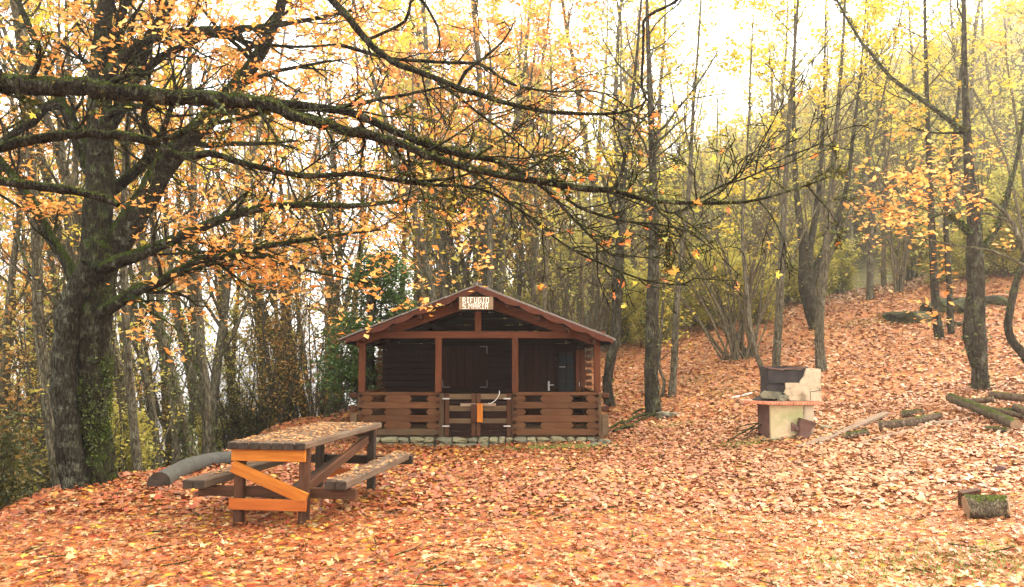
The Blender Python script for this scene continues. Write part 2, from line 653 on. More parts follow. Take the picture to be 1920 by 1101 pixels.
M['sign_wood'] = wood('sign_wood', (.20, .13, .07), (.30, .20, .11), (.14, .12, .08), .4, .7, vary=.05)
M['letter'] = flat('cream_lettering', (.82, .78, .66), .7, 0, .1)
M['metal'] = flat('zinc_metal', (.40, .38, .35), .5, .5, .15)
M['metal_dull'] = flat('dull_metal', (.13, .11, .10), .6, .3, .2)
M['glass'] = flat('dark_window_glass', (.010, .012, .015), .5, 0, .2, 5, .1)
M['stone'] = flat('pale_limestone', (.20, .18, .10), .9, 0, .45, 12)
M['stone_grey'] = flat('grey_stone', (.13, .12, .075), .9, 0, .4, 12)
M['mortar'] = flat('dark_mortar', (.06, .05, .04), .95, 0, .4, 30)
M['concrete'] = flat('cream_concrete', (.56, .44, .29), .9, 0, .2, 7)
M['soot'] = flat('sooty_concrete', (.026, .020, .018), .85, 0, .4, 9)
M['brown_and_shade'] = flat('brown_and_shade', (.11, .055, .04), .9, 0, .3, 8)
M['brick'] = flat('red_brick_tile', (.52, .20, .11), .85, 0, .3, 14)
M['tile_pink'] = flat('dusty_slab', (.52, .30, .19), .85, 0, .35, 10)
M['cutwood'] = flat('cut_wood_end', (.24, .15, .08), .8, 0, .3, 40)
M['greylog'] = wood('smooth_grey_log', (.055, .052, .05), (.12, .115, .105), (.05, .06, .03), .3, .75, knots=False)
M['plank_pale'] = wood('pale_weathered_plank', (.16, .10, .065), (.30, .20, .13), (.22, .19, .14), .4, .8)
M['rope'] = flat('white_cord', (.75, .72, .66), .8)
m, nt, N, L = newmat('weathered_cream_concrete')
v = coords(nt)
n1 = noise(nt, v, 4.5, 6, .65)
c = ramp(nt, n1, [(.36, (.20, .15, .09)), (.47, (.40, .31, .20)), (.7, (.50, .40, .27))])
c = mixc(nt, ramp(nt, noise(nt, v, 22, 4), [(.60, (0,) * 3), (.72, (.6,) * 3)]), c, (.10, .08, .06))
finish(nt, c, .9, noise(nt, v, 40), .5, .004)
M['concrete'] = m
m, nt, N, L = newmat('stained_concrete')
v = coords(nt)
n1 = noise(nt, v, 3.2, 5)
c = ramp(nt, n1, [(.35, (.40, .33, .18)), (.6, (.62, .46, .30))])
n2 = noise(nt, v, 2.1, 4)
c = mixc(nt, ramp(nt, n2, [(.48, (0,) * 3), (.66, (.8,) * 3)]), c, (.24, .25, .09))
finish(nt, c, .9, noise(nt, v, 30), .4, .004)
M['concrete_mossy'] = m

# ------------------------------------------------------------------ structure: terrain
def grid_obj(name, xs, ys, mat):
    X, Y = np.meshgrid(xs, ys)
    Z = H(X, Y)
    v = np.stack([X, Y, Z], -1).reshape(-1, 3)
    nx, ny = len(xs), len(ys)
    i = np.arange(ny - 1)[:, None] * nx + np.arange(nx - 1)[None, :]
    f = np.stack([i, i + 1, i + nx + 1, i + nx], -1).reshape(-1, 4)
    a = Acc()
    a.add(v, f)
    return link(name, a.mesh(name, mat))


xs = np.concatenate([np.linspace(-900, -120, 30), np.linspace(-110, -12, 50), np.arange(-11, 18, .16), np.linspace(18.5, 60, 50), np.linspace(64, 600, 30)])
ys = np.concatenate([np.linspace(-60, -4, 15), np.arange(-3.5, 31, .16), np.linspace(31.5, 70, 60), np.linspace(73, 150, 30), np.linspace(160, 900, 20)])
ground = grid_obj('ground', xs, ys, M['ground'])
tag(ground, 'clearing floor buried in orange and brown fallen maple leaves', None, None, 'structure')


# ------------------------------------------------------------------ boxes and planks
_cache = {}


def cbox(sx, sy, sz, mat, b=.008, rough_edge=0.0):
    """chamfered box mesh, length along X, centred; shared between alike pieces"""
    key = (round(sx, 3), round(sy, 3), round(sz, 3), mat.name, b, rough_edge)
    if key in _cache:
        return _cache[key]
    bm = bmesh.new()
    bmesh.ops.create_cube(bm, size=1)
    bmesh.ops.scale(bm, vec=(sx, sy, sz), verts=bm.verts)
    b = min(b, sx * .3, sy * .3, sz * .3)
    if b > 0:
        bmesh.ops.bevel(bm, geom=bm.edges[:], offset=b, segments=1, affect='EDGES')
    if rough_edge:
        for v in bm.verts:
            v.co += Vector((random.uniform(-1, 1), random.uniform(-1, 1), random.uniform(-1, 1))) * rough_edge
    me = bpy.data.meshes.new('board')
    bm.to_mesh(me)
    bm.free()
    me.materials.append(mat)
    _cache[key] = me
    return me


def board(name, parent, mat, c, size, rot=(0, 0, 0), b=.008, re=0.0):
    return link(name, cbox(*size, mat, b, re), parent, c, rot)


def bar(name, parent, mat, p0, p1, w, h, b=.006, re=0.0):
    """a board from p0 to p1 (in the parent's frame), w across, h tall"""
    p0, p1 = Vector(p0), Vector(p1)
    d = p1 - p0
    q = d.to_track_quat('X', 'Z')
    o = link(name, cbox(d.length, w, h, mat, b, re), parent, (p0 + p1) / 2)
    o.rotation_euler = q.to_euler()
    return o


def prism(name, parent, mat, poly, y0, y1, bev=0.0):
    """polygon in XZ extruded from y0 to y1"""
    bm = bmesh.new()
    lo = [bm.verts.new((x, y0, z)) for x, z in poly]
    hi = [bm.verts.new((x, y1, z)) for x, z in poly]
    bm.faces.new(lo)
    bm.faces.new(hi[::-1])
    n = len(poly)
    for i in range(n):
        bm.faces.new((lo[i], hi[i], hi[(i + 1) % n], lo[(i + 1) % n]))
    bmesh.ops.recalc_face_normals(bm, faces=bm.faces[:])
    bmesh.ops.triangulate(bm, faces=[f for f in bm.faces if len(f.verts) > 4])
    me = bpy.data.meshes.new(name)
    bm.to_mesh(me)
    bm.free()
    me.materials.append(mat)
    return link(name, me, parent)


def rock_mesh(name, mat, sx, sy, sz, seed=0, sub=2, rough=.22):
    rg = random.Random(seed)
    bm = bmesh.new()
    bmesh.ops.create_icosphere(bm, subdivisions=sub, radius=.5)
    ph = [rg.uniform(0, 6) for _ in range(6)]
    for v in bm.verts:
        c = v.co
        n = math.sin(c.x * 7 + ph[0]) * math.sin(c.y * 6 + ph[1]) + .7 * math.sin(c.z * 8 + ph[2] + c.x * 4) + rg.uniform(-.4, .4)
        v.co = c * (1 + rough * n)
        v.co.x = max(-.42, min(.42, v.co.x))
        v.co.z = max(-.38, min(.38, v.co.z))
    bmesh.ops.scale(bm, vec=(sx, sy, sz), verts=bm.verts)
    me = bpy.data.meshes.new(name)
    bm.to_mesh(me)
    bm.free()
    me.materials.append(mat)
    return me


# ------------------------------------------------------------------ the wooden shelter
CX, CD = -0.588, 14.0
cab = empty('wooden_shelter', (CX, CD, 0), 'brown stained log shelter with a gabled roof and a railed porch', 'shelter')
S = 14 / F
# walls: horizontal boards round the room behind the porch
WY, WZ0, BH = 2.5, .20, .132
HW = 2.16
RZ, EZ, RX = 2.91, 1.97, -.03          # roof ridge and eave heights
SL = (RZ - EZ) / 2.37


def roof_z(x):
    return RZ - .10 - SL * abs(x - RX)


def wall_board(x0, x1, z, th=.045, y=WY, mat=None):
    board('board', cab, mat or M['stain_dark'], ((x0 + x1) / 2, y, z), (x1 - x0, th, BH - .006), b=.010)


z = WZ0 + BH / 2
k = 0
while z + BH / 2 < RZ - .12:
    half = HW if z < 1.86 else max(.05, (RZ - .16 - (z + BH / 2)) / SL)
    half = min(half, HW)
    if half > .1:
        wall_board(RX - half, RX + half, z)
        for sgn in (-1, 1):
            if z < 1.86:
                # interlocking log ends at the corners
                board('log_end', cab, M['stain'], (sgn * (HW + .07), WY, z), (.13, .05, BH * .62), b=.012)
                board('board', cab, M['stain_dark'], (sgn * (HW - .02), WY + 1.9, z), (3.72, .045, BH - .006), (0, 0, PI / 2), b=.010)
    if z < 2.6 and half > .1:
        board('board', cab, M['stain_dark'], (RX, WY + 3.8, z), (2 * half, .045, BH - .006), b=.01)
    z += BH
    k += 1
# porch floor
for i in range(17):
    board('floor_board', cab, M['stain_old'], (0, .12 + i * .142, .185), (4.3, .135, .03), b=.004)
# stone plinth: a mortar core and separate stones in front
board('mortar_core', cab, M['mortar'], (0, .12, .06), (4.2, .16, .20), b=0)
board('mortar_core', cab, M['mortar'], (-2.05, 3.1, .06), (.16, 6.0, .20), b=0)
board('mortar_core', cab, M['mortar'], (2.05, 3.1, .06), (.16, 6.0, .20), b=0)
rg = random.Random(4)
rocks = [rock_mesh('stone', M['stone' if i % 3 else 'stone_grey'], 1, 1, 1, i) for i in range(6)]
x = -2.12
while x < 2.12:
    w = rg.uniform(.14, .34)
    if -.60 < x < .57 and rg.random() < .5:
        w = rg.uniform(.12, .2)
    for row in range(2):
        hh = rg.uniform(.09, .13) if w > .2 else rg.uniform(.1, .14)
        o = link('stone', rocks[rg.randrange(6)], cab, (x + w / 2, .02 + rg.uniform(-.02, .02), .035 + row * .10), (rg.uniform(-.1, .1), rg.uniform(-.15, .15), rg.uniform(-.2, .2)), (w * 1.18, .2, hh * 1.25))
    x += w
# firewood heaped on the porch behind the gate
rg = random.Random(9)
fw = empty('firewood_heap', (CX - .02, CD + .35, .2), 'heap of pale split firewood behind the porch gate', 'firewood')
for i in range(22):
    a = rg.uniform(-.6, .6)
    L_ = rg.uniform(.22, .42)
    bar('split_log', fw, M['plank_pale'], (rg.uniform(-.62, .45), rg.uniform(-.1, .2), .03 + rg.uniform(0, .09)), (rg.uniform(-.45, .62), rg.uniform(-.1, .2), .03 + rg.uniform(0, .13)), .05, .035, .006, .006) if i % 3 == 0 else \
        bar('split_log', fw, M['plank_pale'], *(lambda x0: ((x0, rg.uniform(-.1, .1), .03 + rg.uniform(0, .08)), (x0 + L_ * math.cos(a), rg.uniform(-.1, .1), .06 + abs(L_ * math.sin(a)) * .4)))(rg.uniform(-.62, .4)), .055, .035, .006, .006)

posts = [-2.13, -.744, .646, 2.13]
pl = [.92, .84, .46, .336, .215]
for i, x in enumerate(posts):
    board('post', cab, M['stain_red'], (x, 0, (1.97 + .99) / 2), (1.97 - .99, .11, .115), (0, PI / 2, 0), b=.008)
    # lower post and its stack of crossing log ends
    board('post', cab, M['stain_old'], (x + (.03 if i in (1,) else 0), .05, .445), (1.05, .10, .15), (0, PI / 2, 0), b=.01)
    for q in range(8):
        zz = .93 - q * .1175
        board('log_end', cab, M['stain'] if q % 2 else M['stain_dark'], (x - .01 + (.012 if q % 2 else 0), -.045, zz), (.055, .09, .062 if q % 2 else .05), b=.010)
# rails and planks of the two side panels
zs = [(.96, .06), (.755, .117), (.516, .122), (.277, .118)]
gaps = [.872, .636, .396]


def spacer(x, z, half, h=.113):
    c = .045
    poly = [(-half - c, -.012), (-half - c, .012), (-half, h / 2), (half, h / 2), (half + c, .012), (half + c, -.012), (half, -h / 2), (-half, -h / 2)]
    return prism('spacer_block', cab, M['stain_fence'], [(x + a, z + b_) for a, b_ in poly], -.035, .035)


for (x0, x1, xm, hw_) in ((-2.16, -.72, -1.47, .20), (.60, 2.16, 1.395, .25)):
    for (zc, h) in zs:
        board('rail', cab, M['stain_fence'] if zc > .3 or x0 > 0 else M['stain_old'], ((x0 + x1) / 2, 0, zc), (x1 - x0, .07, h), b=.008)
    for zc in gaps:
        spacer(xm, zc, hw_, .121)
        spacer(x0 + .12, zc, .07, .112)
        spacer(x1 - .12, zc, .07, .112)
# side rails of the porch (left and right), running back to the wall
for sgn in (-1, 1):
    for (zc, h) in zs:
        board('rail', cab, M['stain_fence'], (sgn * 2.13, 1.28, zc), (2.4, .07, h), (0, 0, PI / 2), b=.008)
    for zc in gaps:
        for yy in (.18, 1.25, 2.3):
            o = board('spacer_block', cab, M['stain_fence'], (sgn * 2.13, yy, zc), (.36, .07, .115), (0, 0, PI / 2), b=.02)
    board('log_end', cab, M['stain'], (sgn * 2.28, .02, .93), (.14, .06, .10), b=.02)
    board('log_end', cab, M['stain'], (sgn * 2.28, .02, .69), (.14, .06, .10), b=.02)
    board('log_end', cab, M['stain_old'], (sgn * 2.27, .02, .40), (.12, .06, .40), b=.01)
# the double gate: boards, stiles, patched latch
for (x0, x1) in ((-.62, -.065), (-.055, .57)):
    gt = link('gate_leaf', cbox(x1 - x0, .03, .10, M['stain_old'], .006), cab, ((x0 + x1) / 2, -.01, .91))
    gt['label'] = 'weathered half of the porch gate'
    w = x1 - x0
    for zc, h, mt in ((.70, .10, M['stain_old']), (.475, .09, M['stain_old']), (.25, .085, M['stain_dark']), (.80, .05, M['stain_dark'])):
        board('gate_board', gt, mt, (0, 0, zc - .91), (w, .03, h), b=.005)
    for zc in (.59, .37):
        board('gate_board', gt, M['stain_dark'], (0, .012, zc - .91), (w - .1, .02, .12), b=.004)
    for s in (-1, 1):
        board('gate_stile', gt, M['stain'], (s * (w / 2 - .04), -.026, -.32), (.76, .02, .075), (0, PI / 2, 0), b=.004)
board('latch_board', cab, M['plank_pale'], (-.02, -.06, .765), (.64, .03, .05), b=.004, re=.002)
board('latch_board', cab, M['stain'], (-.10, -.075, .62), (.32, .04, .10), (0, PI / 2, 0), b=.004)
o = board('latch_block', cab, M['new_orange'], (.012, -.09, .625), (.33, .05, .105), (0, PI / 2, 0), b=.004)
o['label'] = 'bright orange new block nailed on the gate'
for hx in (-.60, .50):
    for hzz in (.875, .385):
        board('hinge', cab, M['metal'], (hx, -.052, hzz), (.13, .012, .026), b=.004)
# cord hanging from the gate
a = Acc()
cp = [(.36, -.08, 1.02), (.36, -.10, .96), (.33, -.11, .90), (.28, -.11, .84), (.20, -.10, .79), (.17, -.09, .80)]
pp, rr = smooth_poly(cp, [.0045] * 6, .03)
tube(a, pp, rr, 5)
link('cord', a.mesh('cord', M['rope']), cab)

# truss: tie beam, king post, rafters
board('tie_beam', cab, M['stain_red'], (0, .0, 2.025), (4.56, .11, .125), b=.008)
for yb in (2.42,):
    board('tie_beam', cab, M['stain_dark'], (0, yb, 2.04), (4.3, .08, .11), b=.008)
board('king_post', cab, M['stain_red'], (RX, -.004, 2.27), (.36, .10, .115), (0, PI / 2, 0), b=.006)
for sgn in (-1, 1):
    x1 = RX + sgn * 2.2
    # front rafter
    poly = [(RX, RZ - .13), (x1, roof_z(x1) - .0 + .0), (x1, roof_z(x1) - .13), (RX, RZ - .13 - .20)]
    prism('rafter', cab, M['stain_red'], poly, -.06, .05)
    poly = [(RX, RZ - .13), (x1, roof_z(x1)), (x1, roof_z(x1) - .10), (RX, RZ - .13 - .12)]
    prism('rafter', cab, M['stain_dark'], poly, 1.2, 1.3)
    prism('rafter', cab, M['stain_dark'], poly, 2.36, 2.44)
# purlins run along the roof and show their ends under the barge board
for px_ in (-2.05, -1.6, -1.05, -.5, RX, .5, 1.05, 1.6, 2.05):
    zz = RZ - .172 - SL * abs(px_ - RX)
    board('purlin', cab, M['stain'], (px_, 2.9, zz), (6.55, .07, .085), (0, 0, PI / 2), b=.01)
# side plates under the eaves
for sgn in (-1, 1):
    board('wall_plate', cab, M['stain_red'], (sgn * 2.16, 1.3, 2.0), (2.6, .10, .10), (0, 0, PI / 2), b=.008)
# roof deck and shingle courses
YF, YB = -.45, 6.35
for sgn in (-1, 1):
    xe = RX + (2.39 if sgn > 0 else -2.31)
    prism('roof_deck', cab, M['stain_dark'], [(RX, RZ - .045), (xe, EZ - .045), (xe, EZ - .075), (RX, RZ - .075)], YF + .02, YB)
    nC = 13
    ang = math.atan(SL)
    ln = 2.42 / math.cos(ang)
    th = .024 if sgn < 0 else .036
    for i in range(nC):
        d0 = (i + .5) / nC * 2.42
        o = board('shingle_course', cab, M['roof'], (RX + sgn * d0, (YF + YB) / 2, RZ - .028 - SL * d0 + .012 + .004 * (i % 2)), (YB - YF + .06, ln / nC + .05, th), (0, 0, PI / 2), b=.004)
        o.rotation_euler = Matrix.Rotation(PI / 2, 4, 'Z').to_euler()
        o.rotation_euler = (Matrix.Rotation(sgn * (ang + .03), 4, 'Y') @ Matrix.Rotation(PI / 2, 4, 'Z')).to_euler()
    # scalloped barge board
    n = 84
    top, bot = [], []
    for i in range(n + 1):
        t = i / n
        x = RX + (xe - RX) * t
        zt = RZ - .03 + (EZ - RZ) * t
        s = abs(math.sin(t * PI * 6.0 + .5))
        dpt = .060 + .055 * s ** .7
        top.append((x, zt))
        bot.append((x, zt - dpt))
    prism('barge_board', cab, M['barge'], top + bot[::-1], YF - .03, YF)
    board('fascia_board', cab, M['stain_dark'], (xe - sgn * .02, (YF + YB) / 2, EZ - .075), (YB - YF, .025, .10), (0, 0, PI / 2))
board('ridge_cap', cab, M['roof'], (RX, (YF + YB) / 2, RZ + .012), (YB - YF + .06, .16, .022), (0, 0, PI / 2))
# shutters, door, window in the room's front wall
YS = WY - .035


def shutter(name, x0, x1, z0, z1, n=4, mat=None, label=None):
    fr = link(name, cbox(x1 - x0, .03, z1 - z0, M['stain_dark'], .006), cab, ((x0 + x1) / 2, YS, (z0 + z1) / 2))
    w = (x1 - x0) / n
    for i in range(n):
        board('plank', fr, mat or M['stain'], (-(x1 - x0) / 2 + (i + .5) * w, -.022, 0), (z1 - z0 - .03, .016, w - .008), (0, PI / 2, 0), b=.004)
    if label:
        fr['label'] = label
    return fr


def angle_bracket(par, x, z, sx, sz, L_=.15):
    board('bracket', par, M['metal_dull'], (x - sx * L_ / 2, -.038, z), (L_, .006, .022), b=.002)
    board('bracket', par, M['metal_dull'], (x, -.038, z - sz * L_ / 2), (L_, .006, .022), (0, PI / 2, 0), b=.002)


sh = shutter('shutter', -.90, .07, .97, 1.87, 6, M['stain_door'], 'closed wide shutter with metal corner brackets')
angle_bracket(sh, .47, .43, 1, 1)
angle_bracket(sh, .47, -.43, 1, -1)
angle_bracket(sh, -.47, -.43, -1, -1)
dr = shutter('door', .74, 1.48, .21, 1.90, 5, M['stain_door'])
board('handle', dr, M['metal'], (.30, -.05, -.02), (.13, .02, .02), b=.004)
board('handle_plate', dr, M['metal'], (.26, -.036, -.04), (.20, .008, .04), (0, PI / 2, 0), b=.003)
wf = link('window', cbox(.36, .04, .98, M['stain_dark'], .006), cab, (1.74, YS, 1.27))
for s in (-1, 1):
    for q in range(3):
        board('pane', wf, M['glass'], (s * .078, -.024, -.30 + q * .30), (.135, .008, .275), b=.001)
        board('pane_bead', wf, M['metal'] if (q == 1 and s < 0) else M['stain'], (s * .078, -.03, -.30 + q * .30 + .148), (.13, .008, .012), b=.002)
sh2 = shutter('shutter', 1.94, 2.14, .75, 1.80, 2, M['stain_red'], 'narrow reddish open shutter beside the window')
board('handle', sh2, M['metal'], (-.02, -.04, -.22), (.08, .015, .015), (0, PI / 2, 0), b=.003)

# name board
sg = empty('name_sign', (CX + (895 - 960) * S + .588 , CD - .50, EYE + (672 - 569) * S - .035), 'small pale wooden name board with cream routed letters under the gable', 'sign')
board('sign_board', sg, M['sign_wood'], (0, 0, 0), (.60, .03, .225), b=.006)
GL = {
    'R': ['1110', '1001', '1001', '1110', '1010', '1001', '1001'], 'I': ['111', '010', '010', '010', '010', '010', '111'],
    'F': ['1111', '1000', '1000', '1110', '1000', '1000', '1000'], 'U': ['1001', '1001', '1001', '1001', '1001', '1001', '1111'],
    'G': ['1111', '1000', '1000', '1011', '1001', '1001', '1111'], 'O': ['1111', '1001', '1001', '1001', '1001', '1001', '1111'],
    'S': ['1111', '1000', '1000', '1111', '0001', '0001', '1111'], 'M': ['10001', '11011', '10101', '10101', '10001', '10001', '10001'],
    'A': ['1111', '1001', '1001', '1111', '1001', '1001', '1001'], '.': ['0', '0', '0', '0', '0', '0', '1']}
lt = Acc()


def lettering(acc, text, x0, z0, cell, y, th=.006):
    x = x0
    for ch in text:
        g_ = GL[ch]
        for r_ in range(7):
            c_ = 0
            while c_ < len(g_[0]):
                if g_[r_][c_] == '1':
                    e_ = c_
                    while e_ < len(g_[0]) and g_[r_][e_] == '1':
                        e_ += 1
                    xa, xb = x + c_ * cell, x + e_ * cell
                    za, zb = z0 - (r_ + 1) * cell, z0 - r_ * cell
                    v = [(xa, y, za), (xb, y, za), (xb, y, zb), (xa, y, zb), (xa, y + th, za), (xb, y + th, za), (xb, y + th, zb), (xa, y + th, zb)]
                    acc.add(v, [[0, 1, 2, 3], [1, 5, 6, 2], [5, 4, 7, 6], [4, 0, 3, 7], [3, 2, 6, 7], [4, 5, 1, 0]])
                    c_ = e_
                else:
                    c_ += 1
        x += (len(g_[0]) + 1.25) * cell
    return x


lettering(lt, 'RIFUGIO', -.238, .102, .0138, -.021)
lettering(lt, 'S.MARIA', -.238, -.004, .0138, -.021)
link('lettering', lt.mesh('lettering', M['letter'], False), sg)

# ------------------------------------------------------------------ picnic table
tb = empty('picnic_table', (-2.345, 7.42, 0), 'weathered picnic table with attached benches and new orange end boards', 'picnic table', rotz=-math.atan2(.33, 2.37))
TL, TW, TZ = 2.38, .80, .80
nb = 7
bw = TW / nb
for i in range(nb):
    x = -TW / 2 + (i + .5) * bw
    board('table_board', tb, M['table_old'], (x, TL / 2 + random.uniform(-.012, .012), TZ - .035 + random.uniform(-.003, .003)), (TL, bw - .012, .065), (0, 0, PI / 2), b=.012, re=.002)
    board('board_end', tb, M['table_end'], (x, -.006, TZ - .036), (.02, bw - .014, .066), (0, 0, PI / 2), b=.008)
for yy in (.14, TL - .22):
    nearend = yy < 1
    for x in (-.325, .335):
        board('leg', tb, M['table_leg'] if nearend else M['table_end'], (x, yy, .355), (.76, .085, .09), (0, PI / 2, 0), b=.008)
    board('bearer', tb, M['table_leg'], (0, yy, .70), (.78, .05, .09), b=.006)
    zb = .30 if nearend else .36
    board('bench_bearer', tb, M['table_leg'] if nearend else M['table_end'], (.02, yy + .08, zb), (1.62, .06, .10), b=.006)
board('end_board', tb, M['new_orange'], (-.005, .068, .672), (.75, .03, .115), b=.004)
bar('brace_board', tb, M['new_orange'], (-.37, .064, .565), (.39, .064, .265), .03, .115, .004)
board('end_board', tb, M['new_rust'], (.0, .064, .205), (.78, .03, .105), b=.004)
bar('stretcher', tb, M['table_leg'], (.26, .25, .30), (.30, TL - .3, .62), .05, .10)
bar('stretcher', tb, M['table_old'], (.05, .2, .22), (.0, TL - .3, .40), .09, .09)
board('end_board', tb, M['new_rust'], (.0, TL - .20, .20), (.55, .03, .10), b=.004)
for s, nm, y0 in ((-1, 0, -.12), (1, 1, .0)):
    for k in range(2):
        x = s * .68 + (k - .5) * .115
        board('bench_board', tb, M['table_old'], (x, TL / 2 + y0 + random.uniform(-.02, .02), .405), (TL - .1, .108, .085), (0, 0, PI / 2), b=.014, re=.002)
        board('board_end', tb, M['table_end'], (x, y0 + .04, .404), (.02, .10, .08), (0, 0, PI / 2), b=.012)

# ------------------------------------------------------------------ barbecue
bq0 = G(1470, 824)
BD = bq0[1]
bs = BD / F
bq = empty('stone_barbecue', (0, 0, 0), 'broken concrete barbecue with a sooty firebox and brick edged slab', 'barbecue')
bz0 = bq0[2] - .05


def bx(px):
    return (px - 960) * bs


def bzp(py):
    return float(P(960, py, BD)[2])


XL, XR, XM = bx(1440), bx(1521), bx(1501)
zt = bzp(759)
prism('base_panel', bq, M['concrete_mossy'], [(XL, bz0), (XM - .004, bz0), (XM - .004, zt), (XL, zt)], BD, BD + .06)
prism('base_panel', bq, M['concrete'], [(XM + .004, bz0), (XR, bz0), (XR, zt), (XM + .004, zt)], BD + .01, BD + .07)
o = board('side_panel', bq, M['brown_and_shade'], (XL + .03, BD + .36, (bz0 + zt) / 2), (.56, .06, zt - bz0), (0, 0, PI / 2))  # shade of the left side is put into its darker brown
board('side_panel', bq, M['concrete'], (XR - .03, BD + .36, (bz0 + zt) / 2), (.56, .06, zt - bz0), (0, 0, PI / 2))
board('back_panel', bq, M['brown_and_shade'], ((XL + XR) / 2, BD + .67, (bz0 + zt) / 2), (XR - XL, .06, zt - bz0))
board('footing', bq, M['stone_grey'], ((XL + XR) / 2 - .03, BD + .26, bz0 + .02), (XR - XL + .2, .66, .08), b=.02, re=.006)


def slab(name, poly, z0, z1, mat, par):
    bm = bmesh.new()
    lo = [bm.verts.new((x, y, z0)) for x, y in poly]
    hi = [bm.verts.new((x, y, z1)) for x, y in poly]
    bm.faces.new(hi)
    bm.faces.new(lo[::-1])
    n = len(poly)
    for i in range(n):
        bm.faces.new((lo[i], lo[(i + 1) % n], hi[(i + 1) % n], hi[i]))
    bmesh.ops.recalc_face_normals(bm, faces=bm.faces[:])
    me = bpy.data.meshes.new(name)
    bm.to_mesh(me)
    bm.free()
    me.materials.append(mat)
    return link(name, me, par)


fl_, fr_ = (bx(1437), BD - .10), (bx(1537), BD - .06)
bl_ = (bx(1392) * (1 + .42 / BD), BD + .42)
slab('slab', [(fl_[0] + .02, fl_[1] + .03), (fr_[0] - .01, fr_[1] + .03), (fr_[0] - .01, BD + .75), (bl_[0] + .03, BD + .75), (bl_[0] + .03, bl_[1] + .02)], zt + .002, zt + .050, M['tile_pink'], bq)
# brick edging tiles
for (p0, p1, n) in ((fl_, fr_, 19), (bl_, fl_, 10)):
    for i in range(n):
        a_ = Vector(p0).lerp(Vector(p1), (i + .05) / n)
        b_ = Vector(p0).lerp(Vector(p1), (i + .95) / n)
        bar('brick', bq, M['brick'], (a_.x, a_.y, zt + .03), (b_.x, b_.y, zt + .03), .05, .056, .006)
# firebox: sooty back and left, cream broken front panel, cream right side
z1 = zt + .05
ztop = bzp(691)
sx0, sx1 = bx(1441), bx(1535)
prism('firebox_back', bq, M['soot'], [(sx0 + .02, z1), (sx1 - .01, z1), (sx1 - .01, ztop + .03), (sx0 + .02, ztop + .03)], BD + .50, BD + .56)
for (x0, x1, zA, zB) in ((sx0, sx0 + .05, z1, ztop),):
    prism('firebox_side', bq, M['soot'], [(bx(1424), z1), (bx(1424), z1 + .02), (bx(1436), z1 + .07), (bx(1440), z1 + .15), (x0, zB), (x1, zB), (x1 + .02, z1 + .1), (x1 + .06, z1)], BD + .10, BD + .50)
prism('firebox_side', bq, M['soot'], [(bx(1441), bzp(712)), (bx(1441), ztop), (bx(1470), bzp(697)), (bx(1509), bzp(693)), (bx(1506), bzp(703)), (bx(1499), bzp(712)), (bx(1497), bzp(718)), (bx(1470), bzp(719)), (bx(1442), bzp(719))], BD + .07, BD + .11)
prism('firebox_side', bq, M['soot'], [(bx(1442), bzp(720.5)), (bx(1471), bzp(720.5)), (bx(1469), bzp(733)), (bx(1463), bzp(741)), (bx(1440), bzp(735)), (bx(1438), bzp(728))], BD + .09, BD + .13)
prism('firebox_foot', bq, M['stone_grey'], [(bx(1424), bzp(741)), (bx(1433), bzp(733)), (bx(1466), bzp(736)), (bx(1462), bzp(744)), (bx(1452), bzp(749)), (bx(1428), bzp(747))], BD + .05, BD + .12)
prism('firebox_front', bq, M['concrete'], [(bx(1470), bzp(718)), (bx(1497), bzp(718)), (bx(1499), bzp(713)), (bx(1505), bzp(706)), (bx(1509), bzp(694)), (bx(1511), bzp(690)), (bx(1536), bzp(692)), (bx(1536), bzp(752)),
                                             (bx(1477), bzp(751)), (bx(1473), bzp(746)), (bx(1470), bzp(741)), (bx(1467), bzp(737)), (bx(1470), bzp(730))], BD - .0, BD + .05)
for (p0, p1) in (((1515, 736), (1515, 750)), ((1514, 735), (1535, 732)), ((1500, 762), (1500, 800))):
    bar('crack', bq, M['soot'], (bx(p0[0]), BD - .001 + (0 if p0[1] < 755 else .009), bzp(p0[1])), (bx(p1[0]), BD - .001 + (0 if p0[1] < 755 else .009), bzp(p1[1])), .006, .009, 0)
board('firebox_side', bq, M['concrete'], (bx(1533), BD + .28, (z1 + ztop) / 2), (.44, .05, ztop - z1 - .01), (0, 0, PI / 2))
for (p0, p1) in (((bx(1440), BD + .08), (bx(1470), BD + .06)), ((bx(1440), BD + .08), (bx(1452), BD + .5)), ((bx(1470), BD + .06), (bx(1510), BD + .05))):
    bar('rim', bq, M['brown_and_shade'], (p0[0], p0[1], ztop + (.01 if p1[0] < bx(1480) else -.01)), (p1[0], p1[1], ztop - (.03 if p1[0] < bx(1475) and p1[1] < BD + .2 else -.01)), .04, .025, .005)
slab('grate', [(bx(1450), BD + .12), (bx(1508), BD + .12), (bx(1508), BD + .5), (bx(1455), BD + .5)], ztop - .03, ztop - .012, M['stone_grey'], bq)
link('loose_stone', rock_mesh('loose_stone', M['stone_grey'], .22, .16, .15, 5), None, (bx(1463) + .0, BD - .01, z1 + .06))
tag(bpy.data.objects['loose_stone'], 'grey broken stone lying on the barbecue slab', 'stone')


def on_ground(px, py, lift=0):
    p = G(px, py)
    return (float(p[0]), float(p[1]), float(p[2]) + lift)


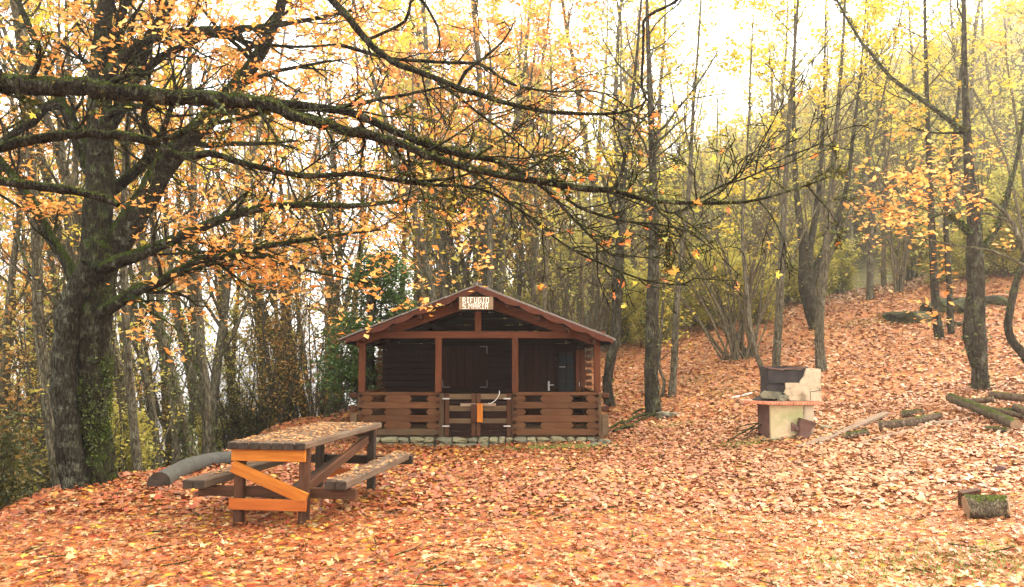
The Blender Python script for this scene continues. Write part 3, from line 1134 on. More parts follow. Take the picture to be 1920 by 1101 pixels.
chunk = empty('wood_chunk', on_ground(1508, 822), 'dark splintered stump chunk standing at the right foot of the barbecue', 'stump')
a = Acc()
pp, rr = smooth_poly([(0, 0, -.03), (.0, 0, .1), (.02, .0, .2), (.05, 0, .30)], [.15, .13, .12, .14], .05)
tube(a, pp, rr, 9, .12, True)
link('stump_body', a.mesh('stump_body', M['brown_and_shade'], False), chunk)
a = Acc()
tube(a, [(-.12, 0, .14), (-.2, -.03, .22), (-.2, -.02, .12)], [.06, .05, .03], 6, .1, True)
link('root', a.mesh('root', M['brown_and_shade'], False), chunk)
o = link('flat_stone', rock_mesh('flat_stone', M['stone'], .30, .2, .09, 8), None, on_ground(1549, 804, .02))
tag(o, 'pale flat stone on the leaves right of the barbecue', 'stone')


# ------------------------------------------------------------------ logs, sticks, planks on the ground
def log(name, pts, wpx, mat, label, cat='log', n=9, group=None, lump=.06, cut=True, dz=0.0, end=None):
    """pts: photo pixels of the log's axis on the ground; wpx: thickness there"""
    W_ = []
    for i, (px, py) in enumerate(pts):
        w = wpx[i] if isinstance(wpx, (list, tuple)) else wpx
        g0 = G(px, py + w / 2)
        r = w / 2 * g0[1] / F
        W_.append((g0[0], g0[1], g0[2] + r * .85 + (dz[i] if isinstance(dz, (list, tuple)) else dz), r))
    W_ = np.array(W_)
    base = W_[0, :3].copy()
    base[2] -= W_[0, 3]
    t = empty(name, base, label, cat, group)
    pp, rr = smooth_poly(W_[:, :3] - base, W_[:, 3], max(.12, W_[0, 3]))
    a = Acc()
    tube(a, pp, rr, n, lump)
    link('bark', a.mesh('bark', mat), t)
    if cut:
        for idx in (0, -1):
            q = pp[idx]
            d = unit(pp[idx] - pp[1 if idx == 0 else -2]) * .004
            a = Acc()
            tube(a, [q - d * 3, q + d], [rr[idx] * .97, rr[idx] * .95], n, 0, True)
            link('cut_end', a.mesh('cut_end', end or M['cutwood']), t)
    return t


gl = G(282, 921)
gx = empty('grey_log', gl, 'smooth barkless grey trunk curving along the edge behind the picnic table', 'log')
gp = np.array([G(297, 920), G(322, 903), G(352, 888), G(390, 876), G(432, 870), G(480, 868)])
for i in range(6):
    gp[i, 2] = hz(gp[i, 0], gp[i, 1]) + .085
pp, rr = smooth_poly(gp - gl, [.125, .12, .12, .115, .11, .10], .12)
a = Acc()
tube(a, pp, rr, 14, .012)
link('log_body', a.mesh('log_body', M['greylog']), gx)
a = Acc()
d0 = unit(pp[0] - pp[1])
tube(a, [pp[0] - d0 * .01, pp[0] + d0 * .006], [.134, .130], 14, 0, True)
link('cut_end', a.mesh('cut_end', M['table_end']), gx)

LB = 'loose logs on the leaves at the right'
log('log', [(1648, 799), (1700, 793), (1762, 780)], [19, 19, 15], M['bark_cut'], 'thick brown log left of the mossy log pile, charred at its left end', group=LB)
log('log', [(1690, 776), (1732, 773)], [15, 13], M['bark_mossy'], 'short mossy stub lying behind the thick brown log', group=LB)
log('log', [(1782, 757), (1840, 776), (1906, 797)], [17, 19, 22], M['bark_mossy'], 'long green mossy log slanting down across the right log pile', group=LB, dz=[.12, .08, 0])
log('log', [(1803, 758), (1862, 754)], [10, 11], M['bark_cut'], 'thin brown log at the back left of the log pile', group=LB, dz=.05)
log('log', [(1858, 750), (1932, 758)], [14, 15], M['bark_cut'], 'upper brown log resting at the back right of the log pile', group=LB, dz=.10)
log('log', [(1826, 764), (1925, 786)], [9, 10], M['bark_cut'], 'slim grey branch behind the long mossy log', group=LB, dz=.04)
log('log', [(1850, 770), (1930, 771)], [14, 12], M['bark_dark'], 'dark log low in the log pile', group=LB)
log('log', [(1905, 772), (1945, 792)], [13, 14], M['bark_cut'], 'log cut off by the right edge of the picture', group=LB, dz=.08)
log('log', [(1848, 802), (1893, 808)], [10, 11], M['bark_mossy'], 'small short log in front of the log pile', group=LB)
log('log', [(1582, 817), (1626, 810)], [13, 13], M['bark_mossy'], 'short green mossy log between the barbecue and the log pile', group=LB)
log('branch', [(1590, 838), (1660, 818), (1722, 803), (1752, 792)], [5, 6, 6, 8], M['plank_pale'], 'long thin pale stick in front of the thick brown log', 'stick', 6)
log('branch', [(1752, 794), (1785, 791), (1818, 785)], [9, 8, 7], M['plank_pale'], 'short pale bent stick in front of the mossy log', 'stick', 6)


def plank_on_ground(p0, p1, w, th, label, mat=None, lift0=.02, lift1=.05):
    a_, b_ = Vector(on_ground(*p0, lift0)), Vector(on_ground(*p1, lift1))
    d = b_ - a_
    o = link('plank', cbox(d.length, w, th, mat or M['plank_pale'], .006, .004), None, (a_ + b_) / 2)
    o.rotation_euler = d.to_track_quat('X', 'Z').to_euler()
    return tag(o, label, 'plank')


plank_on_ground((1535, 833), (1662, 782), .13, .05, 'long weathered plank lying right of the barbecue', None, .03, .06)
plank_on_ground((1497, 842), (1548, 826), .12, .03, 'short pale board lying before the stump chunk', M['plank_pale'])
# near mossy log
nl = log('log', [(1812, 950), (1850, 950), (1893, 951)], [44, 44, 40], M['bark_mossy'], 'stubby mossy log lying alone in the right foreground', n=14, lump=.05)
blk = on_ground(1803, 962)
o = link('wood_block', cbox(.24, .06, .22, M['table_leg'], .01, .006), None, (blk[0] + .20, blk[1] + .20, blk[2] + .07), (.1, -.1, .2))
tag(o, 'dark square wood block standing behind the stubby mossy log', 'wood block')
o = link('stump', rock_mesh('stump', M['brown_and_shade'], .14, .12, .14, 15), None, on_ground(1877, 889, .04))
tag(o, 'tiny dark stump poking out of the leaves on the right', 'stump')
# sticks beside the barbecue
SG = 'twigs leaning at the barbecue'
for i, (a_, b_) in enumerate((((1380, 796), (1420, 790)), ((1380, 804), (1421, 803)), ((1376, 815), (1420, 797)), ((1362, 824), (1412, 806)), ((1395, 812), (1424, 808)))):
    p0 = np.array(on_ground(a_[0], a_[1] + 12, .05))
    p1 = np.array(on_ground(b_[0] + 4, b_[1] + 18, .14 + .03 * i))
    A_ = Acc()
    tube(A_, np.array([p0, (p0 + p1) / 2 + [0, 0, .01], p1]) - p0, [.008, .011, .012], 5)
    o = link('twig', A_.mesh('twig', M['bark_dark']), None, p0)
    tag(o, 'thin dark twig lying at the left foot of the barbecue', 'twig', SG)
A_ = Acc()
p0, p1 = np.array(on_ground(1372, 748, .02)), np.array(on_ground(1410, 741, .03))
tube(A_, np.array([p0, p1]) - p0, [.02, .025], 6)
tag(link('stick', A_.mesh('stick', M['rope']), None, p0), 'whitish peeled stick on the leaves left of the barbecue slab', 'stick')
# brush and stones between the shelter and the forked tree
BG = 'dead branches beside the shelter'
for i, (a_, b_, w) in enumerate((((1142, 808), (1180, 795), 5), ((1165, 800), (1222, 780), 6), ((1178, 804), (1240, 778), 4), ((1150, 812), (1195, 806), 7), ((1185, 690 + 90), (1215, 772), 4))):
    p0 = np.array(on_ground(a_[0], a_[1], .03))
    p1 = np.array(on_ground(b_[0], b_[1], .06))
    r = w / 2 * p0[1] / F
    A_ = Acc()
    mid = (p0 + p1) / 2 + np.array([0, 0, .05])
    pp, rr = smooth_poly(np.array([p0, mid, p1]) - p0, [r, r, r * .6], .15)
    tube(A_, pp, rr, 5, .1)
    tag(link('fallen_branch', A_.mesh('fallen_branch', M['bark_dark']), None, p0), 'dark fallen branch in the brush right of the shelter', 'branch', BG)
for i, (px, py, s_, lab) in enumerate(((1132, 835, .22, 'grey stone against the right corner post of the shelter'), (1115, 838, .15, 'small pale stone before the right corner of the shelter'),
                                       (1245, 784, .3, 'leaf dusted stone at the foot of the thick mossy trunk'), (1262, 782, .2, 'small grey stone right of the thick mossy trunk'))):
    o = link('stone', rock_mesh('stone', M['stone_grey'], s_ * 1.3, s_, s_ * .7, 20 + i), None, on_ground(px, py, s_ * .2))
    tag(o, lab, 'stone')
# mossy rock mound at right
m, nt, N, L = newmat('mossy_rock')
v = coords(nt)
n1 = noise(nt, v, 4, 5)
c = ramp(nt, n1, [(.4, (.030, .024, .016)), (.5, (.035, .042, .012)), (.66, (.09, .075, .035))])
finish(nt, c, .95, noise(nt, v, 9, 6), .9, .05, .2)
M['rock_moss'] = m
for i, (px, py, sx, sy, sz, lab) in enumerate(((1720, 605, 2.0, 1.6, 1.0, 'long mossy boulder left of the rock heap under the two thin trunks'), (1770, 588, 1.3, 1.2, 1.0, 'upright mossy boulder in the middle of the rock heap'),
                                              (1815, 585, 1.9, 1.5, 1.3, 'large dark mossy boulder behind the straight right trunk'), (1865, 572, 1.3, 1.3, .9, 'dark hollow boulder at the right of the rock heap'),
                                              (1800, 612, .8, .7, .35, 'low boulder in front of the rock heap'))):
    p = on_ground(px, py)
    o = link('mossy_boulder', rock_mesh('mossy_boulder', M['rock_moss'], sx * .8, sy * .8, sz * .8, 40 + i, 3, .22), None, (p[0], p[1] + sy * .3, p[2] + sz * .04))
    tag(o, lab, 'boulder')


# ------------------------------------------------------------------ growing trees
def perp(d, rg):
    r = rg.normal(size=3)
    r -= d * np.dot(r, d)
    return unit(r)


def branch(acc, tips, p, d, L_, r, lvl, rg, up=.08, gnarl=.16, spread=.8, kids=(5, 5, 4), sides=(6, 4, 3), start=.25, droop=0.0, minr=.0025, ratio=.55):
    n = max(4, min(9, int(4 + L_ * 1.5)))
    pts = [np.array(p, float)]
    dd = unit(d)
    cur = pts[0]
    for i in range(n):
        dd = unit(dd + rg.normal(0, gnarl, 3) + np.array([0, 0, up - droop * i / n]))
        cur = cur + dd * L_ / n
        pts.append(cur)
    pts = np.array(pts)
    rad = np.maximum(r * (1 - np.linspace(0, 1, n + 1)) ** .75, minr)
    tube(acc, pts, rad, sides[min(lvl, len(sides) - 1)])
    if lvl >= len(kids):
        tips.append(pts)
        return
    k = kids[lvl]
    for j in range(k):
        t = start + (1 - start) * (j + rg.uniform(.1, .9)) / k
        q = t * n
        i = min(n - 1, int(q))
        pos = pts[i] * (1 - (q - i)) + pts[i + 1] * (q - i)
        td = unit(pts[i + 1] - pts[i])
        cd = unit(td + perp(td, rg) * spread * rg.uniform(.7, 1.4))
        branch(acc, tips, pos, cd, L_ * ratio * (1.25 - .7 * t) * rg.uniform(.75, 1.25), max(rad[i] * .6, minr), lvl + 1, rg, up, gnarl, spread, kids, sides, .2, droop, minr, ratio)


def leaf_points(tips, per, rg, jit=.06, frac=1.0):
    out = []
    for t in tips:
        if rg.random() > frac:
            continue
        n = len(t)
        k = rg.poisson(per)
        if k == 0:
            continue
        q = rg.uniform(.15, 1, k) * (n - 1.001)
        i = q.astype(int)
        f = (q - i)[:, None]
        out.append(t[i] * (1 - f) + t[i + 1] * f + rg.normal(0, jit, (k, 3)) * [1, 1, .6])
    return np.concatenate(out) if out else np.zeros((0, 3))


def tree_meshes(seed, height=13, r0=.13, clear=.35, lean=0.0, kids=(5, 4), nlimb=16, leaves=6, leafsize=.13, leafmat_='leaf_orange', barkm='bark_mid', limbL=.22, frac=.8, stems=1, uplift=.10, ivy=0, tilt=.7):
    rg = np.random.default_rng(seed)
    A_, tips = Acc(), []
    ivyp = []
    for s in range(stems):
        n = 14
        pts = [np.array([rg.normal(0, .12) if stems > 1 else 0, rg.normal(0, .12) if stems > 1 else 0, -.5])]
        ang = rg.uniform(0, 2 * PI)
        out = (0.0 if stems == 1 else rg.uniform(.12, .42))
        dd = unit([lean + math.cos(ang) * out, math.sin(ang) * out, 1])
        hh = height * (1 if stems == 1 else rg.uniform(.65, 1))
        rr0 = r0 * (1 if stems == 1 else rg.uniform(.5, 1))
        for i in range(n):
            dd = unit(dd + rg.normal(0, .05, 3) + [0, 0, .05])
            pts.append(pts[-1] + dd * hh / n)
        pts = np.array(pts)
        t = np.linspace(0, 1, n + 1)
        rad = rr0 * (1 - t) ** .7 + .008
        rad[0] *= 1.5
        rad[1] *= 1.1
        tube(A_, pts, rad, 8, .04)
        nl = max(4, int(nlimb / (1 if stems == 1 else stems * .6)))
        for j in range(nl):
            u = clear + (1 - clear) * (j + rg.uniform(0, 1)) / nl
            q = u * n
            i = min(n - 1, int(q))
            pos = pts[i] * (1 - (q - i)) + pts[i + 1] * (q - i)
            az = rg.uniform(0, 2 * PI)
            el = rg.uniform(.35, 1.3)
            d = unit([math.cos(az), math.sin(az), el])
            branch(A_, tips, pos, d, hh * limbL * (1.25 - .75 * u) * rg.uniform(.6, 1.3), rad[i] * .45, 0, rg, uplift, .14, .8, kids, (4, 3, 3), .25)
        if ivy:
            m_ = int(ivy)
            q = rg.uniform(0.02, .45, m_) ** 1.1 * n
            i = q.astype(int)
            an = rg.uniform(0, 2 * PI, m_)
            pr = pts[i] * (1 - (q - i))[:, None] + pts[i + 1] * (q - i)[:, None]
            rr = (rad[i] + rg.uniform(.01, .1, m_))
            ivyp.append(pr + np.stack([np.cos(an) * rr, np.sin(an) * rr, np.zeros(m_)], 1))
    B_ = Acc()
    lp = leaf_points(tips, leaves, rg, .10, frac)
    k = len(lp)
    scatter(B_, DIAM, lp, leafsize * rg.uniform(.6, 1.3, k), tilt)
    out = {'trunk': A_.mesh('trunk', M[barkm]), 'crown': B_.mesh('crown', M[leafmat_], False)}
    if ivyp:
        C_ = Acc()
        ip = np.concatenate(ivyp)
        scatter(C_, DIAM, ip, .09 * rg.uniform(.6, 1.3, len(ip)), 1.2)
        out['ivy'] = C_.mesh('ivy', M['leaf_ivy'], False)
    return out


def plant(name, meshes, loc, rz, sc, label, cat, group=None, tilt=(0, 0)):
    e_ = (Matrix.Rotation(tilt[1], 4, 'Y') @ Matrix.Rotation(tilt[0], 4, 'X') @ Matrix.Rotation(rz, 4, 'Z')).to_euler()
    o = link(name, None, None, loc, tuple(e_), (sc, sc, sc))
    tag(o, label, cat, group)
    for k_, me in meshes.items():
        link(k_, me, o)
    return o


# hand-placed trees: polylines over the photo at a real depth, with procedural limbs
def pxline(pts, depth, dd=None):
    """[(px, py, width)], depth -> world points and radii"""
    P_, r_ = [], []
    for i, q in enumerate(pts):
        d = depth + (dd[i] if dd is not None else 0)
        if len(q) > 3:
            d = depth + q[3]
        P_.append(P(q[0], q[1], d))
        r_.append(q[2] / 2 * d / F)
    return np.array(P_), np.array(r_)


def along(pp, rr, n, t0, t1, rg):
    out = []
    for j in range(n):
        u = t0 + (t1 - t0) * (j + rg.uniform(0, 1)) / n
        q = u * (len(pp) - 1.001)
        i = int(q)
        out.append((pp[i] * (1 - (q - i)) + pp[i + 1] * (q - i), unit(pp[i + 1] - pp[i]), rr[i]))
    return out


def hand_tree(name, label, stems, depth, barkm, leafm, seed, n_limb=14, limb=2.2, leaves=6, lsize=.12, t0=.35, frac=.8, ivy=0, kids=(5, 4), group=None, extend=5.0, lump=.05, base_extra=True):
    rg = np.random.default_rng(seed)
    allp = []
    for k_, s in enumerate(stems):
        s = list(s)
        pp, rr = pxline(s, depth)
        if k_ == 0 and base_extra:
            b0 = pp[0].copy()
            pp = np.vstack([[b0[0], b0[1], min(b0[2], hz(b0[0], b0[1])) - .3], pp])
            rr = np.concatenate([[rr[0] * 1.35], rr])
            rr[1] *= 1.12
        if extend and pp[-1][2] > 5:
            d = unit(pp[-1] - pp[-2])
            pp = np.vstack([pp, pp[-1] + unit(d + [0, 0, .3]) * extend])
            rr = np.concatenate([rr, [rr[-1] * .25]])
        allp.append(smooth_poly(pp, rr, .35))
    base = allp[0][0][0] + np.array([0, 0, .3])
    t = empty(name, base, label, 'tree', group)
    A_, tips = Acc(), []
    C_ = Acc()
    for pp, rr in allp:
        tube(A_, pp - base, rr, 10, lump)
        for (p, d, r) in along(pp, rr, max(3, int(n_limb / len(allp))), t0, 1, rg):
            az = perp(d, rg)
            branch(A_, tips, p - base, unit(az + d * rg.uniform(.3, 1.1) + [0, 0, .1]), limb * rg.uniform(.5, 1.25), r * .4, 0, rg, .07, .16, .85, kids, (4, 3, 3), .25)
        if ivy:
            m_ = ivy
            q = rg.uniform(0, .55, m_) * (len(pp) - 1.001)
            i = q.astype(int)
            an = rg.uniform(0, 2 * PI, m_)
            pr = pp[i] * (1 - (q - i))[:, None] + pp[i + 1] * (q - i)[:, None]
            r_ = rr[i] + rg.uniform(.0, .07, m_)
            scatter(C_, DIAM, pr - base + np.stack([np.cos(an) * r_, np.sin(an) * r_, np.zeros(m_)], 1), .07 * rg.uniform(.6, 1.3, m_), 1.2)
    link('trunk', A_.mesh('trunk', M[barkm]), t)
    B_ = Acc()
    lp = leaf_points(tips, leaves, rg, .09, frac)
    scatter(B_, DIAM, lp, lsize * rg.uniform(.6, 1.3, len(lp)), .6)
    if len(lp):
        link('crown', B_.mesh('crown', M[leafm], False), t)
    if C_.v:
        link('ivy', C_.mesh('ivy', M['leaf_ivy'], False), t)
    return t


# ---- the big two-stemmed tree at the left
rg = np.random.default_rng(5)
HD = 10.0
hb = P(178, 905, HD)
hb[2] = hz(hb[0], hb[1])
hero = empty('big_maple', hb, 'huge mossy two stemmed old tree with spreading limbs at the left edge of the clearing', 'tree')


def hero_part(name, pts, depth, n=8, twigs=0, tl=1.3, lump=.05, t0=.2, leaf=0, kids=(5, 3), parent=None, tipsout=None, step=.18, bark_='bark_hero', base=None, ext=None, tw_up=.03):
    pp, rr = pxline(pts, depth)
    if ext is not None:
        pp = np.vstack([ext, pp])
        rr = np.concatenate([[rr[0] * 1.3], rr])
    elif name == 'limb' and parent is None:
        q = pp[0].copy()
        axis = P(184, pts[0][1] + 14, HD)
        q = q * .25 + axis * .75
        pp = np.vstack([q, pp])
        rr = np.concatenate([[rr[0] * .45], rr])
        rr[1] *= .8
    pp, rr = smooth_poly(pp, rr, step)
    pp[1:-1] += rg.normal(0, .10, (len(pp) - 2, 3)) * rr[1:-1, None]
    base = hb if base is None else base
    A_ = Acc()
    tube(A_, pp - base, rr, n, lump)
    tips = [] if tipsout is None else tipsout
    for (p, d, r) in along(pp, rr, twigs, t0, 1.0, rg):
        az = perp(d, rg)
        branch(A_, tips, p - base, unit(az + d * rg.uniform(.4, 1.4)), tl * rg.uniform(.4, 1.3), max(.006, r * .38), 0, rg, tw_up, .2, .85, kids, (5, 3, 3), .2, 0, .003)
    return link(name, A_.mesh(name, M[bark_]), parent or hero)


ht = []
ex = hb + np.array([.05, .0, -.5])
hero_part('trunk', [(184, 905, 66), (180, 850, 55), (178, 780, 54), (176, 700, 56), (178, 620, 60), (186, 560, 66), (186, 500, 62), (184, 430, 54), (184, 330, 50), (190, 250, 46), (188, 150, 40), (192, 70, 33), (202, 0, 28), (215, -110, 20), (225, -260, 9)],
          HD, 14, 12, 1.6, .035, .55, kids=(5, 4), tipsout=ht, ext=ex)
hero_part('trunk', [(146, 925, 50), (134, 860, 46), (124, 760, 43), (120, 670, 43), (124, 600, 42), (142, 550, 42), (172, 500, 44)], HD - .25, 16, 0, lump=.03, bark_='bark_pale', ext=P(150, 925, HD - .3) + np.array([0, 0, -.8]))
hero_part('limb', [(176, 520, 52), (215, 460, 50), (262, 395, 46), (305, 315, 42), (345, 265, 38), (410, 200, 32), (470, 125, 26), (520, 30, 20), (560, -80, 12), (580, -180, 5)], HD + .1, 12, 16, 1.8, .04, .3, kids=(5, 4), tipsout=ht)
hero_part('limb', [(150, 560, 26), (128, 500, 22), (90, 440, 20), (60, 380, 18), (15, 320, 15), (-40, 240, 12), (-90, 120, 6)], HD + .3, 9, 12, 1.4, kids=(5, 4), tipsout=ht)
hero_part('limb', [(200, 500, 34), (255, 478, 25), (330, 447, 20), (420, 408, 17), (480, 392, 15), (560, 384, 12), (650, 386, 10), (750, 378, 6), (800, 372, 3)], HD - .3, 9, 26, 1.2, kids=(5, 3), tipsout=ht, tw_up=0)
hero_part('limb', [(200, 580, 34), (232, 558, 25), (280, 535, 21), (330, 512, 18), (372, 488, 17), (430, 480, 15), (478, 466, 12), (560, 452, 9), (640, 440, 6), (720, 430, 3)], HD - .6, 9, 24, 1.1, kids=(5, 3), tipsout=ht, tw_up=0)
hero_part('limb', [(470, 470, 9), (520, 492, 8), (575, 508, 6), (640, 520, 4), (700, 535, 2)], HD - .6, 6, 8, .8, kids=(4, 3), tipsout=ht, tw_up=0)
hero_part('limb', [(196, 150, 30), (240, 98, 20), (290, 70, 16), (345, 58, 15), (420, 55, 14), (500, 50, 12), (570, 38, 9), (660, 20, 4)], HD - .2, 9, 18, 1.4, kids=(5, 4), tipsout=ht)
hero_part('limb', [(250, 150, 20), (300, 108, 15), (350, 85, 12), (400, 65, 9), (470, 80, 7), (560, 88, 6), (640, 82, 3)], HD + .3, 8, 12, 1.3, kids=(5, 4), tipsout=ht)
hero_part('limb', [(196, 250, 34), (230, 190, 28), (262, 110, 24), (295, 50, 21), (325, -10, 18), (360, -110, 10), (380, -200, 4)], HD + .2, 9, 14, 1.6, kids=(5, 4), tipsout=ht)
hero_part('limb', [(196, 200, 30), (215, 110, 22), (226, 40, 18), (236, -20, 14), (250, -140, 6)], HD + .5, 9, 10, 1.6, kids=(5, 4), tipsout=ht)
hero_part('limb', [(196, 370, 30), (235, 335, 22), (275, 305, 18), (300, 290, 14), (370, 262, 10), (430, 200, 7), (480, 130, 3)], HD + .6, 9, 12, 1.4, kids=(5, 4), tipsout=ht)
hero_part('limb', [(165, 320, 24), (115, 192, 18), (60, 60, 13), (20, -30, 8), (-10, -120, 3)], HD + .4, 8, 14, 1.5, kids=(5, 4), tipsout=ht)
hero_part('limb', [(170, 290, 22), (110, 190, 20), (60, 228, 18), (10, 262, 15), (-60, 300, 10)], HD + .2, 8, 8, 1.4, kids=(5, 4), tipsout=ht)
A_ = Acc()
lp = leaf_points(ht, 5.6, rg, .07, .50)
hsel = rg.random(len(lp))
scatter(A_, STARS[0], lp[hsel < .4], .10 * rg.uniform(.6, 1.3, (hsel < .4).sum()), .55)
scatter(A_, STARS[4], lp[(hsel >= .4) & (hsel < .6)], .10 * rg.uniform(.6, 1.3, ((hsel >= .4) & (hsel < .6)).sum()), .9)
scatter(A_, DIAM, lp[hsel >= .6], .095 * rg.uniform(.6, 1.3, (hsel >= .6).sum()), .6)
print('hero leaves', len(lp))
link('crown', A_.mesh('crown', M['leaf_orange'], False), hero)
# moss cushion and leaves on the lower trunk
A_ = Acc()
q = rg.uniform(0, 1, 6000)
an = rg.uniform(-PI, PI, 6000)
rr_ = .195 + .05 * (1 - q) + rg.uniform(-.02, .02, 6000)
mp = np.stack([P(174, 780, HD)[0] + rr_ * np.cos(an), HD + rr_ * np.sin(an), hb[2] + q * 1.6 + 0 * q], 1)
keep = np.sin(mp[:, 2] * 5 + an * 2) + rg.normal(0, .5, 6000) + np.cos(an) * .9 > .1
scatter(A_, DIAM, mp[keep] - hb, .032 * rg.uniform(.6, 1.4, keep.sum()), 1.3)
o = link('moss', A_.mesh('moss', leafmat('moss_tuft', [(0, (.02, .045, .004)), (.6, (.045, .085, .008)), (1, (.09, .13, .015))], .2), False), hero)

# ---- overhanging tree rooted just outside the left of the picture
fb = np.array([-5.6, 5.3, hz(-5.6, 5.3)])
over = empty('overhanging_oak', fb, 'mossy tree rooted beyond the left edge whose long branches hang over the clearing', 'tree')
A_ = Acc()
pp, rr = smooth_poly([fb + [0, 0, -.5], fb + [0, 0, 0], fb + [.1, 0, 1.5], fb + [.2, -.1, 3], fb + [.3, 0, 4.6], fb + [.2, .1, 6.5], fb + [.4, 0, 9]], [.42, .34, .28, .26, .22, .15, .05], .3)
tube(A_, pp - fb, rr, 12, .04)
link('trunk', A_.mesh('trunk', M['bark_near']), over)
ft = []


def over_part(pts, depth, twigs, tl, n=11, step=.05, kids=(4, 3), name='limb', root=None, lump=.085, tw_up=.0, t0=.15):
    return hero_part(name, pts, depth, n, twigs, tl, lump, t0, 0, kids, over, ft, step, 'bark_near', fb, root, tw_up)


over_part([(-60, 152, 42), (0, 159, 37), (80, 162, 36), (150, 164, 36), (260, 176, 33), (400, 186, 29), (500, 196, 25), (560, 220, 20), (640, 242, 19), (740, 266, 17), (800, 290, 15), (900, 322, 13), (1000, 338, 13), (1100, 354, 12), (1150, 357, 11), (1205, 373, 9), (1280, 380, 8), (1400, 378, 6), (1480, 358, 4), (1560, 330, 2)],
          4.6, 36, .52, 12, root=fb + [.25, 0, 3.2], t0=.3)
over_part([(495, 192, 20), (580, 200, 16), (660, 212, 16), (700, 228, 15), (745, 248, 15), (800, 270, 14), (870, 290, 13), (930, 302, 11), (990, 332, 10)], 4.75, 14, .5)
def moss_on(obj, n, size, seed):
    """small moss tufts on the upper side of a limb"""
    me = obj.data
    co = np.empty(len(me.vertices) * 3)
    no = np.empty(len(me.vertices) * 3)
    me.vertices.foreach_get('co', co)
    me.vertices.foreach_get('normal', no)
    co, no = co.reshape(-1, 3), no.reshape(-1, 3)
    rgm = np.random.default_rng(seed)
    i = rgm.integers(0, len(co), n * 4)
    patch = np.sin(co[i, 0] * 5.1 + seed) + np.sin(co[i, 0] * 13.0) * .6 + rgm.normal(0, .5, len(i))
    i = i[(no[i, 2] > -.1) & (patch > .2)][:n]
    a_ = Acc()
    scatter(a_, DIAM, co[i] + rgm.normal(0, .006, (len(i), 3)) + no[i] * .003, size * rgm.uniform(.5, 1.4, len(i)), 1.3)
    o_ = link('moss', a_.mesh('moss', M['moss_tuft'], False), obj)
    return o_


M['moss_tuft'] = leafmat('moss_tuft_fine', [(0, (.035, .05, .008)), (.6, (.07, .09, .012)), (1, (.14, .15, .03))], .1)
for k_, ob_ in enumerate([o_ for o_ in over.children if o_.name.startswith('limb')]):
    moss_on(ob_, 5000 if k_ == 0 else 2500, .022, k_)
over_part([(1150, 357, 9), (1166, 322, 8), (1172, 285, 5)], 4.6, 3, .25, 7, name='branchlet', kids=(3, 2))
over_part([(-60, 292, 24), (0, 276, 20), (80, 258, 19), (145, 251, 18), (218, 254, 18), (283, 266, 17), (338, 294, 15), (392, 287, 13), (454, 305, 12), (563, 329, 11), (640, 327, 9), (670, 325, 8), (760, 340, 7), (860, 332, 5), (900, 312, 3)],
          4.9, 26, .5, 10, root=fb + [.2, 0, 2.6])
over_part([(283, 266, 12), (327, 256, 10), (381, 236, 9), (454, 222, 8), (500, 207, 7), (560, 185, 4)], 4.85, 6, .4, 8, kids=(4, 2))
over_part([(640, 328, 7), (690, 330, 6), (780, 345, 6), (870, 350, 6), (930, 366, 5), (1000, 412, 5), (1060, 460, 4), (1140, 500, 4), (1220, 528, 3), (1290, 535, 2)], 4.9, 16, .4, 6, name='branchlet', kids=(4, 2))
over_part([(1010, 345, 8), (1040, 372, 7), (1075, 410, 6), (1120, 455, 4), (1160, 490, 2)], 4.7, 8, .4, 6, name='branchlet', kids=(4, 2))
over_part([(1060, 372, 7), (1100, 395, 6), (1170, 415, 5), (1230, 420, 4), (1290, 435, 3), (1312, 450, 2)], 4.7, 8, .35, 6, name='branchlet', kids=(4, 2))
over_part([(-80, 318, 22), (0, 339, 19), (80, 350, 17), (150, 360, 16), (200, 373, 15), (222, 385, 11)], 4.4, 0, .3, 9, root=fb + [.2, -.1, 2.2])
tp = fb + [.3, 0, 4.4]
over_part([(380, -150, 26), (520, -70, 20), (600, -20, 15), (650, 30, 15), (690, 78, 13), (735, 115, 12), (800, 140, 11), (860, 165, 11), (910, 181, 10), (960, 196, 9), (1045, 211, 8), (1160, 212, 5), (1210, 193, 3)],
          4.8, 22, .5, 9, root=tp, kids=(4, 2))
over_part([(858, 165, 7), (872, 135, 7), (905, 110, 6), (945, 75, 4), (965, 40, 2)], 4.8, 4, .35, 6, name='branchlet', kids=(3, 2))
over_part([(640, 85, 8), (735, 110, 7), (860, 118, 7), (905, 122, 6), (960, 158, 5), (1040, 172, 4), (1100, 170, 3), (1160, 180, 2)], 5.0, 10, .45, 6, name='branchlet', kids=(3, 2))
over_part([(690, 75, 6), (760, 40, 7), (770, 5, 6), (790, 0, 6), (820, 50, 5), (825, 90, 3)], 5.1, 3, .3, 6, name='branchlet', kids=(3, 2))
over_part([(560, 205, 6), (640, 200, 7), (720, 185, 7), (820, 166, 5), (850, 160, 3)], 4.9, 4, .35, 6, name='branchlet', kids=(3, 2))
over_part([(820, 155, 6), (870, 190, 5), (900, 215, 5), (950, 250, 4), (990, 285, 3), (1010, 310, 2)], 4.9, 8, .35, 6, name='branchlet', kids=(3, 2))
over_part([(1205, 373, 5), (1260, 400, 4), (1300, 380, 4), (1350, 350, 4), (1410, 330, 3), (1480, 290, 2)], 4.7, 8, .5, 6, name='branchlet', kids=(3, 2))
over_part([(1205, -60, 7), (1207, 40, 6), (1205, 110, 5), (1204, 165, 5), (1215, 190, 3)], 5.6, 5, .4, 6, name='branchlet', kids=(3, 2), root=tp + np.array([2.5, .2, 1.5]))
